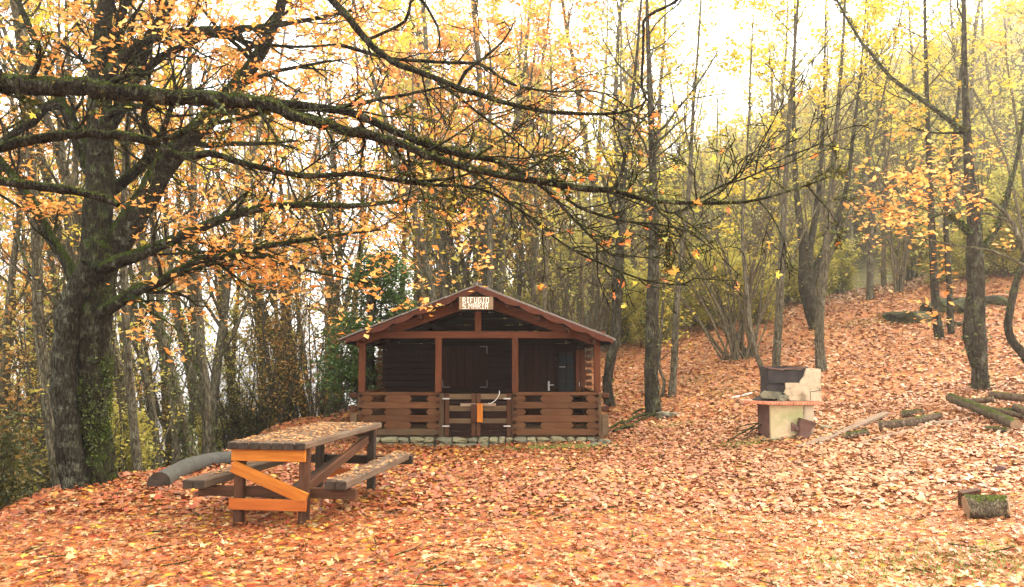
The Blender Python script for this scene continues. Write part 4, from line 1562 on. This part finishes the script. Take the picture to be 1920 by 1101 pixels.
# its few big remaining leaves, each a piece of its own
sm = []
for i in range(6):
    A_ = Acc()
    A_.add(*STARS[i])
    sm.append(A_.mesh('leaf', M['leaf_near'], False))
lp = leaf_points(ft, 2.0, rg, .012, .5)
W0 = lp + fb
u_ = W0[:, 0] / W0[:, 1] * F + 960
sel = np.where((W0[:, 1] > 3.2) & (u_ > -60) & (u_ < 1700))[0]
wt = np.where(u_[sel] > 640, 2.2, 1.0)
sel = rg.choice(sel, min(270, len(sel)), replace=False, p=wt / wt.sum())
for k_ in sel:
    p = lp[k_]
    link('leaf', sm[int(rg.integers(6))], over, tuple(p + np.array([0, 0, -.03])), (float(rg.normal(0, .6)) + .5 * PI * (rg.random() < .45), float(rg.normal(0, .6)), float(rg.uniform(0, 6.28))), (float(rg.uniform(.055, .095)), float(rg.uniform(.04, .09)), .12))
# a low twig hanging in at centre top with a yellow leaf cluster
A_ = Acc()

# ---- individually recognisable trees in the middle distance
TG = None
hand_tree('tree', 'thick mossy trunk standing between the shelter and the barbecue', [
    [(1226, 778, 29), (1222, 740, 27), (1221, 700, 26), (1222, 650, 25), (1223, 600, 25), (1225, 500, 22), (1226, 400, 18), (1222, 250, 13), (1216, 100, 9), (1212, -40, 6)]], G(1226, 778)[1], 'bark_dark', 'leaf_yellow', 21, 18, 2.6, 4, .12, .35, .5, 350)
hand_tree('tree', 'leaning mossy trunk right beside the shelter eave', [
    [(1143, 762, 20), (1138, 720, 18), (1146, 670, 19), (1152, 640, 20), (1158, 560, 20), (1163, 450, 17), (1168, 350, 12), (1180, 230, 8), (1195, 90, 5)]], G(1143, 762)[1], 'bark_dark', 'leaf_yellow', 22, 16, 2.4, 5, .12, .35, .6, 200)
hand_tree('tree', 'slim grey trunk just right of the thick mossy trunk', [
    [(1260, 744, 14), (1263, 700, 13), (1266, 640, 13), (1270, 550, 12), (1282, 450, 10), (1292, 350, 9), (1300, 200, 6), (1312, 40, 4)]], G(1260, 744)[1], 'bark_mid', 'leaf_yellow', 23, 14, 2.2, 5, .12, .4, .6, 0)
hand_tree('tree', 'crooked thin stem between the thick mossy trunk and the slim grey one', [
    [(1241, 745, 6), (1246, 715, 6), (1236, 690, 6), (1238, 640, 6), (1244, 560, 5), (1250, 450, 4)]], G(1241, 745)[1], 'bark_mid', 'leaf_yellow', 24, 6, 1.2, 4, .10, .4, .6)
hand_tree('tree', 'straight mossy stem rising behind the barbecue hood', [
    [(1455, 690, 15), (1459, 620, 15), (1464, 520, 14), (1470, 400, 11), (1478, 250, 8), (1490, 90, 6), (1498, -40, 4)]], G(1455, 692)[1], 'bark_mid', 'leaf_yellow', 25, 20, 2.6, 8, .12, .35, .7, 160)
hand_tree('tree', 'small bent stem growing right behind the barbecue', [
    [(1433, 722, 10), (1428, 690, 10), (1415, 655, 10), (1405, 600, 9), (1398, 520, 8), (1392, 420, 6), (1400, 300, 4)]], G(1433, 735)[1], 'bark_mid', 'leaf_yellow', 26, 10, 1.6, 6, .12, .35, .7)
hand_tree('tree', 'straight slender tree right of the barbecue', [
    [(1540, 692, 20), (1536, 640, 17), (1539, 560, 16), (1548, 470, 13), (1557, 380, 11), (1566, 260, 9), (1578, 120, 6), (1585, -20, 4)],
    [(1545, 500, 10), (1580, 430, 8), (1610, 350, 6), (1640, 250, 4)]], G(1540, 695)[1], 'bark_mid', 'leaf_yellow', 27, 22, 2.6, 8, .12, .35, .75, 200)
hand_tree('tree', 'stout forked trunk on the rise behind the slender tree', [
    [(1527, 612, 20), (1517, 570, 24), (1511, 520, 30), (1510, 470, 24), (1500, 420, 14), (1492, 340, 10), (1488, 200, 7), (1490, 60, 4)],
    [(1518, 540, 20), (1545, 470, 15), (1568, 420, 12), (1588, 350, 9), (1600, 250, 7), (1615, 120, 4)],
    [(1511, 500, 16), (1530, 400, 11), (1540, 300, 8), (1545, 170, 5)]], G(1527, 616)[1], 'bark_dark', 'leaf_yellow', 28, 24, 3.0, 8, .13, .4, .75, 150)
hand_tree('tree', 'tall straight trunk with a swollen mossy collar at the right', [
    [(1838, 728, 28), (1836, 690, 27), (1829, 640, 38), (1826, 600, 36), (1830, 540, 30), (1828, 480, 30), (1826, 410, 24), (1818, 330, 18), (1812, 220, 13), (1808, 110, 10), (1806, -30, 7)],
    [(1835, 475, 12), (1862, 440, 11), (1880, 400, 10), (1896, 340, 8), (1915, 250, 6)],
    [(1822, 440, 9), (1795, 415, 8), (1765, 400, 6), (1720, 425, 4)],
    [(1812, 250, 10), (1775, 222, 9), (1725, 185, 8), (1670, 145, 7), (1630, 95, 6), (1585, 30, 4)]], G(1838, 732)[1], 'bark_dark', 'leaf_orange', 29, 22, 2.2, 5, .13, .45, .6, 500)
hand_tree('tree', 'left one of two thin dark trunks rising from the rock heap', [
    [(1761, 632, 15), (1757, 600, 15), (1752, 530, 14), (1748, 450, 13), (1744, 360, 11), (1740, 250, 9), (1736, 110, 7), (1733, -20, 5)]], G(1761, 636)[1], 'bark_dark', 'leaf_yellow', 30, 18, 2.4, 6, .13, .35, .7, 300)
hand_tree('tree', 'right one of two thin dark trunks rising from the rock heap', [
    [(1783, 622, 11), (1781, 570, 11), (1778, 500, 10), (1774, 420, 9), (1785, 300, 7), (1800, 150, 5)]], G(1783, 626)[1], 'bark_dark', 'leaf_yellow', 31, 14, 2.0, 6, .13, .35, .7, 200)
hand_tree('tree', 'sapling with an elbow bend at the right edge', [
    [(1935, 690, 18), (1918, 662, 17), (1898, 640, 16), (1890, 610, 14), (1896, 570, 13), (1905, 530, 12), (1922, 480, 10), (1935, 400, 8), (1945, 280, 5)]], G(1935, 692)[1], 'bark_dark', 'leaf_orange', 32, 12, 1.6, 5, .12, .4, .7, 120)
# orange leaf sprays low on the right
hand_tree('tree', 'young maple with flat sprays of orange leaves before the right trunk', [
    [(1960, 740, 14), (1950, 640, 12), (1930, 520, 10), (1900, 420, 8), (1860, 380, 6), (1790, 345, 5), (1720, 300, 3)],
    [(1925, 500, 7), (1860, 470, 5), (1790, 460, 4), (1700, 440, 2)],
    [(1900, 420, 6), (1850, 400, 5), (1760, 400, 4), (1700, 380, 2)]], G(1838, 732)[1] - 2.2, 'bark_mid', 'leaf_orange', 33, 20, 1.0, 4.6, .10, .5, .7, kids=(4, 3), extend=0)

# hazel coppice
cg = G(1392, 672)
cop = empty('hazel_coppice', cg, 'bushy many stemmed bare hazel clump fanning out left of the barbecue hood', 'shrub')
A_, tips = Acc(), []
for i in range(26):
    bx0 = cg + np.array([rg.uniform(-.6, .5), rg.uniform(-.3, .3), -.1])
    tx = rg.uniform(-.75, .45)
    d = unit([tx, rg.uniform(-.3, .3), 1.1])
    n = 9
    pts = [bx0]
    L_ = rg.uniform(3.5, 7)
    for k_ in range(n):
        d = unit(d + rg.normal(0, .07, 3) + [tx * .05, 0, .0])
        pts.append(pts[-1] + d * L_ / n)
    pts = np.array(pts)
    rad = rg.uniform(.022, .055) * (1 - np.linspace(0, 1, n + 1)) ** .7 + .005
    tube(A_, pts - cg, rad, 5)
    for (p, dd_, r) in along(pts, rad, 8, .3, 1, rg):
        branch(A_, tips, p - cg, unit(perp(dd_, rg) + dd_ * 1.2), rg.uniform(.5, 1.3), r * .5, 0, rg, .05, .15, .7, (4, 2), (3, 3, 3))
link('stem', A_.mesh('stem', M['bark_far']), cop)
B_ = Acc()
lp = leaf_points(tips, 1.5, rg, .06, .5)
scatter(B_, DIAM, lp, .10 * rg.uniform(.6, 1.3, len(lp)), .7)
link('crown', B_.mesh('crown', M['leaf_yellow'], False), cop)

# evergreen holly left of the shelter
ev = G(640, 792)
evd = 18.0
eb = np.array([P(690, 700, evd)[0], evd, 0.0])
eb[2] = hz(eb[0], eb[1])
hol = empty('evergreen_holly', eb, 'dense dark green evergreen growing left of the shelter', 'tree')
A_, tips = Acc(), []
pts = np.array([eb + [0, 0, -.5], eb + [.05, 0, 1], eb + [0, .1, 2.2], eb + [.1, 0, 3.3], eb + [.2, 0, 4.1]])
tube(A_, pts - eb, [.16, .13, .10, .06, .02], 8)
for k_ in range(64):
    u = rg.uniform(.05, 1)
    p = eb + np.array([.05 + .25 * u, 0, .3 + u * 3.6])
    az = rg.uniform(0, 2 * PI)
    L_ = (1.35 - .75 * u) * rg.uniform(.6, 1.2)
    branch(A_, tips, p - eb, [math.cos(az), math.sin(az), .25], L_, .03, 0, rg, .02, .15, .9, (6, 4), (3, 3, 3), .2)
link('trunk', A_.mesh('trunk', M['bark_dark']), hol)
B_ = Acc()
lp = leaf_points(tips, 9, rg, .12, .85)
scatter(B_, DIAM, lp, .085 * rg.uniform(.6, 1.4, len(lp)), .7)
link('crown', B_.mesh('crown', M['leaf_green'], False), hol)

# ---- the woods: copies of a few grown trees, each one an object with its own trunk and crown
V = {}
V['slim'] = [tree_meshes(230 + i, 13, .085, .35, 0, (5, 4), 15, 5.5, .12, 'leaf_orange' if i % 2 else 'leaf_yellow', 'bark_mid', .2, .7, ivy=(600 if i in (1, 2) else 0)) for i in range(5)]
V['orange'] = [tree_meshes(100 + i, 14, .11, .30, -.05, (5, 4), 18, 7.5, .13, 'leaf_orange', 'bark_mid', .21, .7, ivy=(400 if i % 2 else 0)) for i in range(4)]
V['yellow'] = [tree_meshes(120 + i, 13, .11, .25, 0, (5, 4), 18, 5.0, .15, 'leaf_yellow', 'bark_mid', .21, .7) for i in range(3)]
V['ygreen'] = [tree_meshes(140 + i, 12, .09, .2, 0, (5, 4), 20, 4.6, .13, 'leaf_ygreen', 'bark_far', .21, .75) for i in range(3)]
V['bare'] = [tree_meshes(160 + i, 13, .12, .2, -.03, (5, 4), 18, .5, .12, 'leaf_bronze', 'bark_mid', .22, .5, ivy=(500 if i == 1 else 0)) for i in range(4)]
V['pale'] = [tree_meshes(170 + i, 13, .09, .2, 0, (5, 4), 18, 2.0, .12, 'leaf_ygreen', 'bark_far', .22, .6) for i in range(3)]
V['copp'] = [tree_meshes(180 + i, 9, .07, .15, 0, (4, 3), 30, 3.0, .12, 'leaf_ygreen', 'bark_far', .2, .6, stems=6) for i in range(3)]
V['scrub'] = [tree_meshes(200 + i, 2.4, .02, .05, 0, (4, 3), 60, 3.0, .075, 'leaf_scrub', 'bark_dark', .35, .8, stems=8) for i in range(3)]
V['yscrub'] = [tree_meshes(210 + i, 3.4, .03, .05, 0, (4, 3), 60, 6.0, .10, 'leaf_ygreen', 'bark_far', .3, .9, stems=7) for i in range(3)]
V['sapling'] = [tree_meshes(250 + i, 6.5, .03, .08, 0, (4, 3), 60, 1.6, .10, 'leaf_ygreen' if i % 2 else 'leaf_bronze', 'bark_mid', .2, .6, stems=7) for i in range(3)]
rg = np.random.default_rng(77)
placed = []
WOODS, KIND_OF = [], {}


def free(x, y, dmin):
    for (a_, b_) in placed:
        if (a_ - x) ** 2 + (b_ - y) ** 2 < dmin * dmin:
            return False
    placed.append((x, y))
    return True


def wood_fill(n, xr, yr, mix, label, group, dmin, smin, smax, cond=None, name='woodland_tree', cat='tree', tl=.05, lean=0.0):
    c_ = 0
    for _ in range(n * 30):
        if c_ >= n:
            break
        y = rg.uniform(*yr)
        x = rg.uniform(*xr)
        if cond is not None and not cond(x, y):
            continue
        if not free(x, y, dmin):
            continue
        kd = mix[int(rg.integers(len(mix)))]
        me = V[kd][int(rg.integers(len(V[kd])))]
        lb = label[kd] if isinstance(label, dict) else label
        o_ = plant(name, me, (x, y, hz(x, y)), float(rg.uniform(0, 6.28)), float(rg.uniform(smin, smax)), lb, cat, group + ' ' + {'slim': 'slim and dark', 'sapling': 'thin saplings', 'orange': 'with orange leaves', 'yellow': 'with yellow leaves', 'ygreen': 'with yellow-green leaves', 'bare': 'almost bare', 'pale': 'pale and thin', 'copp': 'many stemmed', 'scrub': 'green scrub', 'yscrub': 'yellow scrub'}[kd],
              (float(rg.normal(0, tl)), float(rg.normal(lean, tl))))
        WOODS.append(o_)
        vi = [m_['trunk'].name for m_ in V[kd]].index(me['trunk'].name)
        if kd == 'slim':
            KIND_OF[o_.name] = 'slim ' + ('ivy clad ' if vi in (1, 2) else '') + ('orange' if vi % 2 else 'yellow') + ' leaved tree'
        else:
            KIND_OF[o_.name] = {'sapling': 'clump of twiggy saplings', 'orange': 'ivy clad orange tree' if vi % 2 else 'tree with orange leaves', 'yellow': 'tree with yellow leaves', 'ygreen': 'slim yellow green tree',
                                'bare': 'ivy clad leafless tree' if vi == 1 else 'nearly leafless tree', 'pale': 'pale sparsely leaved tree', 'copp': 'many stemmed coppiced tree', 'scrub': 'green brown bush', 'yscrub': 'yellow green bush'}[kd]
        c_ += 1


def lab(zone):
    return {'sapling': 'clump of thin twiggy saplings ' + zone, 'slim': 'slim dark tree with thin foliage ' + zone, 'orange': 'slender tree with orange leaves ' + zone, 'yellow': 'slender tree with yellow leaves ' + zone, 'ygreen': 'slim tree with yellow green leaves ' + zone,
            'bare': 'nearly leafless slender tree ' + zone, 'pale': 'pale thin tree with few leaves ' + zone, 'copp': 'many stemmed coppiced tree ' + zone, 'scrub': 'green and brown scrub bush ' + zone, 'yscrub': 'yellow green leafy bush ' + zone}


inview = lambda x, y, m=1.0: abs(x) < y * .70 + m
# left slope
wood_fill(11, (-12, -5.8), (12.2, 16), ['slim', 'bare', 'slim'], lab('in the left slope\'s front row'), 'front row trees on the left slope', .6, .8, 1.1, lambda x, y: x < -5.7 and abs(x) < y * .64, tl=.05, lean=-.13)
wood_fill(50, (-19, -5.8), (14, 29), ['slim', 'bare', 'slim', 'slim', 'slim', 'orange'], lab('on the slope left of the shelter'), 'left slope trees', .75, .75, 1.15, lambda x, y: x < -5.6 and abs(x) < y * .66, tl=.06, lean=-.17)
wood_fill(15, (-26, -3.5), (24, 42), ['orange', 'yellow', 'bare', 'orange', 'ygreen'], lab('deep in the left wood'), 'deeper left wood trees', 1.0, 1.1, 1.5, lambda x, y: inview(x, y) and x < -3.0, tl=.05, lean=-.08)
wood_fill(20, (-14, -5.4), (9.2, 24), ['scrub', 'scrub', 'yscrub'], lab('on the left bank'), 'bank bushes', .6, .4, .8, lambda x, y: inview(x, y, 1) and (x < -5.6), name='scrub_bush', cat='bush')
wood_fill(14, (-8, -3.2), (19.5, 28), ['sapling', 'sapling', 'scrub'], lab('left behind the shelter'), 'bushes behind the shelter', .7, .6, 1.0, lambda x, y: x < -3.4 or y > 22, name='scrub_bush', cat='bush')
wood_fill(30, (-14, -5.5), (11.5, 27), ['sapling', 'sapling', 'scrub'], lab('on the left slope'), 'sapling clumps on the left slope', .5, .7, 1.1, lambda x, y: x < -5.7 and abs(x) < y * .66, name='sapling_clump', cat='shrub', lean=-.10)
wood_fill(7, (-8.5, -5.9), (7.8, 11.5), ['scrub'], lab('at the left edge'), 'bushes at the left edge', .5, .55, .8, lambda x, y: abs(x) > y * .60, name='scrub_bush', cat='bush')
# behind the shelter
wood_fill(21, (-9.5, 0), (20.8, 34), ['orange', 'orange', 'orange', 'yellow'], lab('behind the roof\'s left slope'), 'orange trees behind the shelter', 1.1, .95, 1.4)
wood_fill(26, (-5, 8), (28, 45), ['ygreen', 'yellow', 'pale', 'ygreen', 'orange', 'copp'], lab('in the wood behind the shelter'), 'trees behind the shelter', 1.1, 1.1, 1.6, lambda x, y: inview(x, y))
wood_fill(5, (-2.8, 2.0), (21.8, 27), ['ygreen', 'pale', 'yellow'], lab('close behind the shelter roof'), 'trees close behind the shelter', 1.2, .8, 1.0)
wood_fill(14, (-4, 9), (26.5, 33), ['copp', 'yscrub', 'yscrub'], lab('edging the leafy path'), 'understorey behind the shelter', 1.0, .8, 1.3, name='understorey_bush', cat='bush')
# right wood
wood_fill(38, (7, 38), (26.5, 52), ['ygreen', 'pale', 'yellow', 'pale', 'copp', 'pale'], lab('on the right hillside'), 'right hillside trees', 1.4, .9, 1.4, lambda x, y: inview(x, y, 1))
wood_fill(26, (8, 24), (25.5, 34), ['yscrub', 'copp', 'yscrub'], lab('atop the right bank'), 'right bank understorey', 1.1, .8, 1.5, lambda x, y: inview(x, y, 1), name='understorey_bush', cat='bush')

# ---- far wood covering the hill (reads as one mass)
A_, B_ = Acc(), Acc()
rgf = np.random.default_rng(31)
tA, tB = [], []
for s in range(5):
    a_, tips = Acc(), []
    n = 5
    pts = np.array([[rgf.normal(0, .15) * i, rgf.normal(0, .15) * i, i * 2.1 - .5] for i in range(n + 1)])
    tube(a_, pts, .16 * (1 - np.linspace(0, 1, n + 1)) + .02, 4)
    for k_ in range(14):
        u = rgf.uniform(.2, 1) * (n - .01)
        i = int(u)
        p = pts[i] + (pts[i + 1] - pts[i]) * (u - i)
        az = rgf.uniform(0, 6.28)
        d = unit([math.cos(az), math.sin(az), rgf.uniform(.5, 1.4)])
        q = np.array([p, p + d * .9, p + d * 1.8 + [0, 0, .3]]) * 1.0
        tube(a_, q, [.05, .03, .01], 3)
        tips.append(q)
    v = np.concatenate(a_.v)
    f = np.concatenate(a_.f4)
    tA.append((v, f))
    lp = leaf_points(tips, 9, rgf, .45)
    lp = np.vstack([lp, np.stack([rgf.normal(0, 1.1, 40), rgf.normal(0, 1.1, 40), rgf.uniform(3, 10, 40)], 1)])
    b_ = Acc()
    scatter(b_, DIAM, lp, .42 * rgf.uniform(.6, 1.3, len(lp)), .9)
    tB.append((np.concatenate(b_.v), np.concatenate(b_.f3)))
cnt = 0
while cnt < 1200:
    y = rgf.uniform(46, 150)
    x = rgf.uniform(-40, 100)
    if abs(x) > y * .75 + 2 or x < -.12 * y or (x < .05 * y and rgf.random() < .6):
        continue
    s = rgf.integers(5)
    sc_ = rgf.uniform(.8, 1.35)
    a0 = rgf.uniform(0, 6.28)
    Rm = np.array([[math.cos(a0), -math.sin(a0), 0], [math.sin(a0), math.cos(a0), 0], [0, 0, 1]]) * sc_
    off = np.array([x, y, hz(x, y)])
    A_.add(tA[s][0] @ Rm.T + off, tA[s][1])
    B_.add(tB[s][0] @ Rm.T + off, tB[s][1])
    cnt += 1
fwd = link('far_wood', A_.mesh('far_wood', M['bark_far']))
tag(fwd, 'distant wood of thin trunks covering the hazy hillside', None, None, 'stuff')
FW = [(0, (.55, .34, .09)), (.25, (.62, .52, .16)), (.5, (.50, .48, .15)), (.8, (.55, .40, .16)), (1, (.36, .38, .12))]
fw2 = link('far_foliage', B_.mesh('far_foliage', leafmat('leaf_far', FW, .4), False))
tag(fw2, 'distant yellow and brown foliage covering the hazy hillside', None, None, 'stuff')
# scattered crowns on the far side of the valley, left
B_ = Acc()
n = 9000
x = rgf.uniform(-420, -60, n)
y = rgf.uniform(60, 420, n)
z_ = H(x, y) + rgf.uniform(0, 6, n)
scatter(B_, DIAM, np.stack([x, y, z_], 1), rgf.uniform(3, 6, n), .8)
vf = link('valley_wood', B_.mesh('valley_wood', leafmat('leaf_valley', FW, .3), False))
tag(vf, 'pale hazy woods on the far side of the valley at the left', None, None, 'stuff')

# ------------------------------------------------------------------ leaf litter
rg = np.random.default_rng(99)
A_ = Acc()


def litter_zone(n, y0, y1, tm, s0, s1, tilt, xl=-6.4, lift=.02):
    y = rg.uniform(y0, y1, n * 2)
    x = rg.uniform(-1.04, 1.12, n * 2) * (y * .69 + .6)
    # keep the density even over the wedge
    keep = rg.random(n * 2) < (y / y1)
    x, y = x[keep][:n], y[keep][:n]
    ok = (x > xl) & ~((np.abs(x - CX) < 2.15) & (y > CD - .02) & (y < CD + 6.4))
    x, y = x[ok], y[ok]
    z_ = H(x, y) + rg.uniform(0.003, lift, len(x))
    k = rg.integers(0, len(tm), len(x))
    for i in range(len(tm)):
        s = k == i
        scatter(A_, tm[i], np.stack([x[s], y[s], z_[s]], 1), rg.uniform(s0, s1, s.sum()) * np.where(rg.random(s.sum()) < .12, 1.35, 1), tilt)


litter_zone(22000, 3.0, 8.0, STARS, .04, .085, .34, lift=.035)
litter_zone(52000, 8.0, 16.0, SIMPLE, .045, .09, .36, lift=.045)
litter_zone(50000, 16.0, 31.0, SIMPLE[:2], .065, .12, .38, lift=.055)
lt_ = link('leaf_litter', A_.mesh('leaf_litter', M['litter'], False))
tag(lt_, 'carpet of fallen orange brown and tan maple leaves over the clearing', None, None, 'stuff')
# the nearest large leaves, one by one
gm = []
for i in range(6):
    a_ = Acc()
    a_.add(*STARS[i])
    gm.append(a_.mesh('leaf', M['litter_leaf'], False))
for i in range(280):
    y = 3.2 + 3.6 * math.sqrt(rg.random())
    x = rg.uniform(-1, 1) * y * .66
    if x < -4.6:
        x = -x
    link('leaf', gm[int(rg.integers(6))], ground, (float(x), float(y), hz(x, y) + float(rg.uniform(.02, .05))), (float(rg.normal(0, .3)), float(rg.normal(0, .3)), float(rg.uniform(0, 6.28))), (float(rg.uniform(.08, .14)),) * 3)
# leaves lying on the table and benches
A_ = Acc()
n = 900
Mt = np.array(Matrix.Rotation(-math.atan2(.33, 2.37), 3, 'Z'))
lx = rg.uniform(-.38, .38, n)
ly = rg.uniform(.05, 2.3, n)
lz = np.full(n, TZ + .004) + rg.uniform(0, .008, n)
k_ = rg.random(n) < .25
lx[k_] = np.where(rg.random(k_.sum()) < .6, .70, -.70) + rg.uniform(-.11, .11, k_.sum())
lz[k_] = .455 + rg.uniform(0, .006, k_.sum())
p = np.stack([lx, ly, lz], 1) @ Mt.T + np.array([-2.345, 7.42, 0])
h_ = n // 2
scatter(A_, STARS[1], p[:h_], rg.uniform(.05, .085, h_), .1)
scatter(A_, STARS[3], p[h_:], rg.uniform(.04, .085, n - h_), .1)
o = link('table_leaves', A_.mesh('table_leaves', leafmat('dry_tan_leaf', [(0, (.30, .12, .04)), (.35, (.42, .22, .09)), (.7, (.52, .34, .17)), (1, (.40, .18, .06))], .1), False))
tag(o, 'tan fallen leaves strewn over the picnic table top and benches', None, None, 'stuff')

# small twigs strewn over the ground
A_ = Acc()
for i in range(420):
    y = 3.2 + 17 * rg.random() ** .8
    x = rg.uniform(-1, 1) * y * .66
    if x < -4.7 or (abs(x - CX) < 2.3 and y > 13.6):
        continue
    a0 = rg.uniform(0, 6.28)
    L_ = rg.uniform(.08, .38) * (1 if i % 8 else 2)
    d_ = np.array([math.cos(a0), math.sin(a0), 0])
    e_ = np.array([-d_[1], d_[0], 0]) * L_ * rg.uniform(-.15, .15)
    q = np.array([[x, y, 0], [x, y, 0] + d_ * L_ * .5 + e_, [x, y, 0] + d_ * L_])
    q[:, 2] = H(q[:, 0], q[:, 1]) + .035
    tube(A_, q, np.array([1, .8, .5]) * rg.uniform(.003, .008), 4)
o = link('twigs', A_.mesh('twigs', M['bark_dark']))
tag(o, 'small dark twigs strewn over the leaf litter', None, None, 'stuff')

# grass tufts showing through
A_ = Acc()


def grass(px, py, rx, ry, n, h=.07):
    c0 = G(px, py)
    x = c0[0] + rg.normal(0, rx, n)
    y = c0[1] + rg.normal(0, ry, n)
    z_ = H(x, y)
    a0 = rg.uniform(0, 6.28, n)
    w = .006
    hh = h * rg.uniform(.5, 1.3, n)
    le = rg.normal(0, .5, (n, 2)) * hh[:, None]
    v = np.stack([np.stack([x - w * np.cos(a0), y - w * np.sin(a0), z_], 1), np.stack([x + w * np.cos(a0), y + w * np.sin(a0), z_], 1), np.stack([x + le[:, 0], y + le[:, 1], z_ + hh], 1)], 1)
    A_.add(v.reshape(-1, 3), np.arange(n * 3).reshape(-1, 3))


for q in ((1700, 1055, .5, .15, 260), (1850, 1075, .4, .2, 260), (1560, 1080, .3, .12, 80), (1030, 842, .5, .08, 700), (1080, 841, .4, .06, 500), (1400, 835, .25, .1, 350), (1260, 800, .3, .2, 300), (1620, 606, .8, .3, 500), (1290, 715, .6, .4, 400), (1360, 735, .4, .4, 300)):
    grass(*q)
o = link('grass', A_.mesh('grass', flat('grass_blade', (.20, .24, .05), .8, 0, .3, 3), False))
tag(o, 'short green grass showing through the leaf litter', None, None, 'stuff')

# ------------------------------------------------------------------ labels by order within small groups
ORD = ['leftmost', 'second from the left', 'third from the left', 'fourth from the left', 'fifth from the left', 'sixth from the left', 'seventh from the left', 'eighth from the left', 'ninth from the left', 'tenth from the left']
def band(px):
    for lim, w_ in ((95, 'left of the big old tree'), (430, 'right of the big tree'), (620, 'above the picnic table'), (895, "above the shelter's left half"),
                    (1150, "above the shelter's right half"), (1330, 'beside the leafy path'), (1600, 'above the barbecue'), (9999, 'right of the barbecue')):
        if px < lim:
            return w_


grp = {}
for o in WOODS:
    px = o.location.x / o.location.y * F + 960
    grp.setdefault((KIND_OF[o.name], band(px)), []).append(o)
for (k_, b_), os_ in grp.items():
    os_.sort(key=lambda o: o.location.y)
    if len(os_) > 10:
        h_ = len(os_) // 2
        sets = [('nearer ', os_[:h_]), ('farther ', os_[h_:])]
    else:
        sets = [('', os_)]
    for pre, ss in sets:
        ss.sort(key=lambda o: o.location.x / o.location.y)
        for i, o in enumerate(ss):
            w_ = '' if len(ss) == 1 else (ORD[i] if i < len(ss) - 1 else 'rightmost') + ' '
            o['label'] = w_ + pre + k_ + ' ' + b_

# ------------------------------------------------------------------ haze
hb_ = bpy.data.meshes.new('haze')
v_lo = min(v_.co.z for v_ in ground.data.vertices)
print('GROUND Z', v_lo, max(v_.co.z for v_ in ground.data.vertices))
x0, x1, y0, y1, z0, z1_ = -915, 615, -75, 915, float(v_lo) - 1.5, 75
bm = bmesh.new()
bmesh.ops.create_cube(bm, size=1)
for v in bm.verts:
    v.co = Vector(((x0 + x1) / 2 + v.co.x * (x1 - x0), (y0 + y1) / 2 + v.co.y * (y1 - y0), (z0 + z1_) / 2 + v.co.z * (z1_ - z0)))
bm.to_mesh(hb_)
bm.free()
m, nt, N, L = newmat('haze_air')
pv = N.new('ShaderNodeVolumePrincipled')
pv.inputs['Color'].default_value = (.98, .965, .91, 1)
pv.inputs['Density'].default_value = .0015
pv.inputs['Anisotropy'].default_value = .6
oo = N.new('ShaderNodeOutputMaterial')
L.new(pv.outputs[0], oo.inputs['Volume'])
hb_.materials.append(m)
m, nt, N, L = newmat('mist_air')
pv = N.new('ShaderNodeVolumePrincipled')
pv.inputs['Color'].default_value = (.98, .98, .98, 1)
pv.inputs['Density'].default_value = .008
oo = N.new('ShaderNodeOutputMaterial')
L.new(pv.outputs[0], oo.inputs['Volume'])
mb = bpy.data.meshes.new('valley_mist')
bm = bmesh.new()
bmesh.ops.create_cube(bm, size=1)
for v in bm.verts:
    v.co = Vector((-475 + v.co.x * 800, 330 + v.co.y * 760, (v_lo - 1 + 4) / 2 + v.co.z * (4 - (v_lo - 1))))
bm.to_mesh(mb)
bm.free()
mb.materials.append(m)
tag(link('valley_mist', mb), None, None, None, 'stuff')
HAZE = True
if HAZE:
    tag(link('haze', hb_), None, None, None, 'stuff')
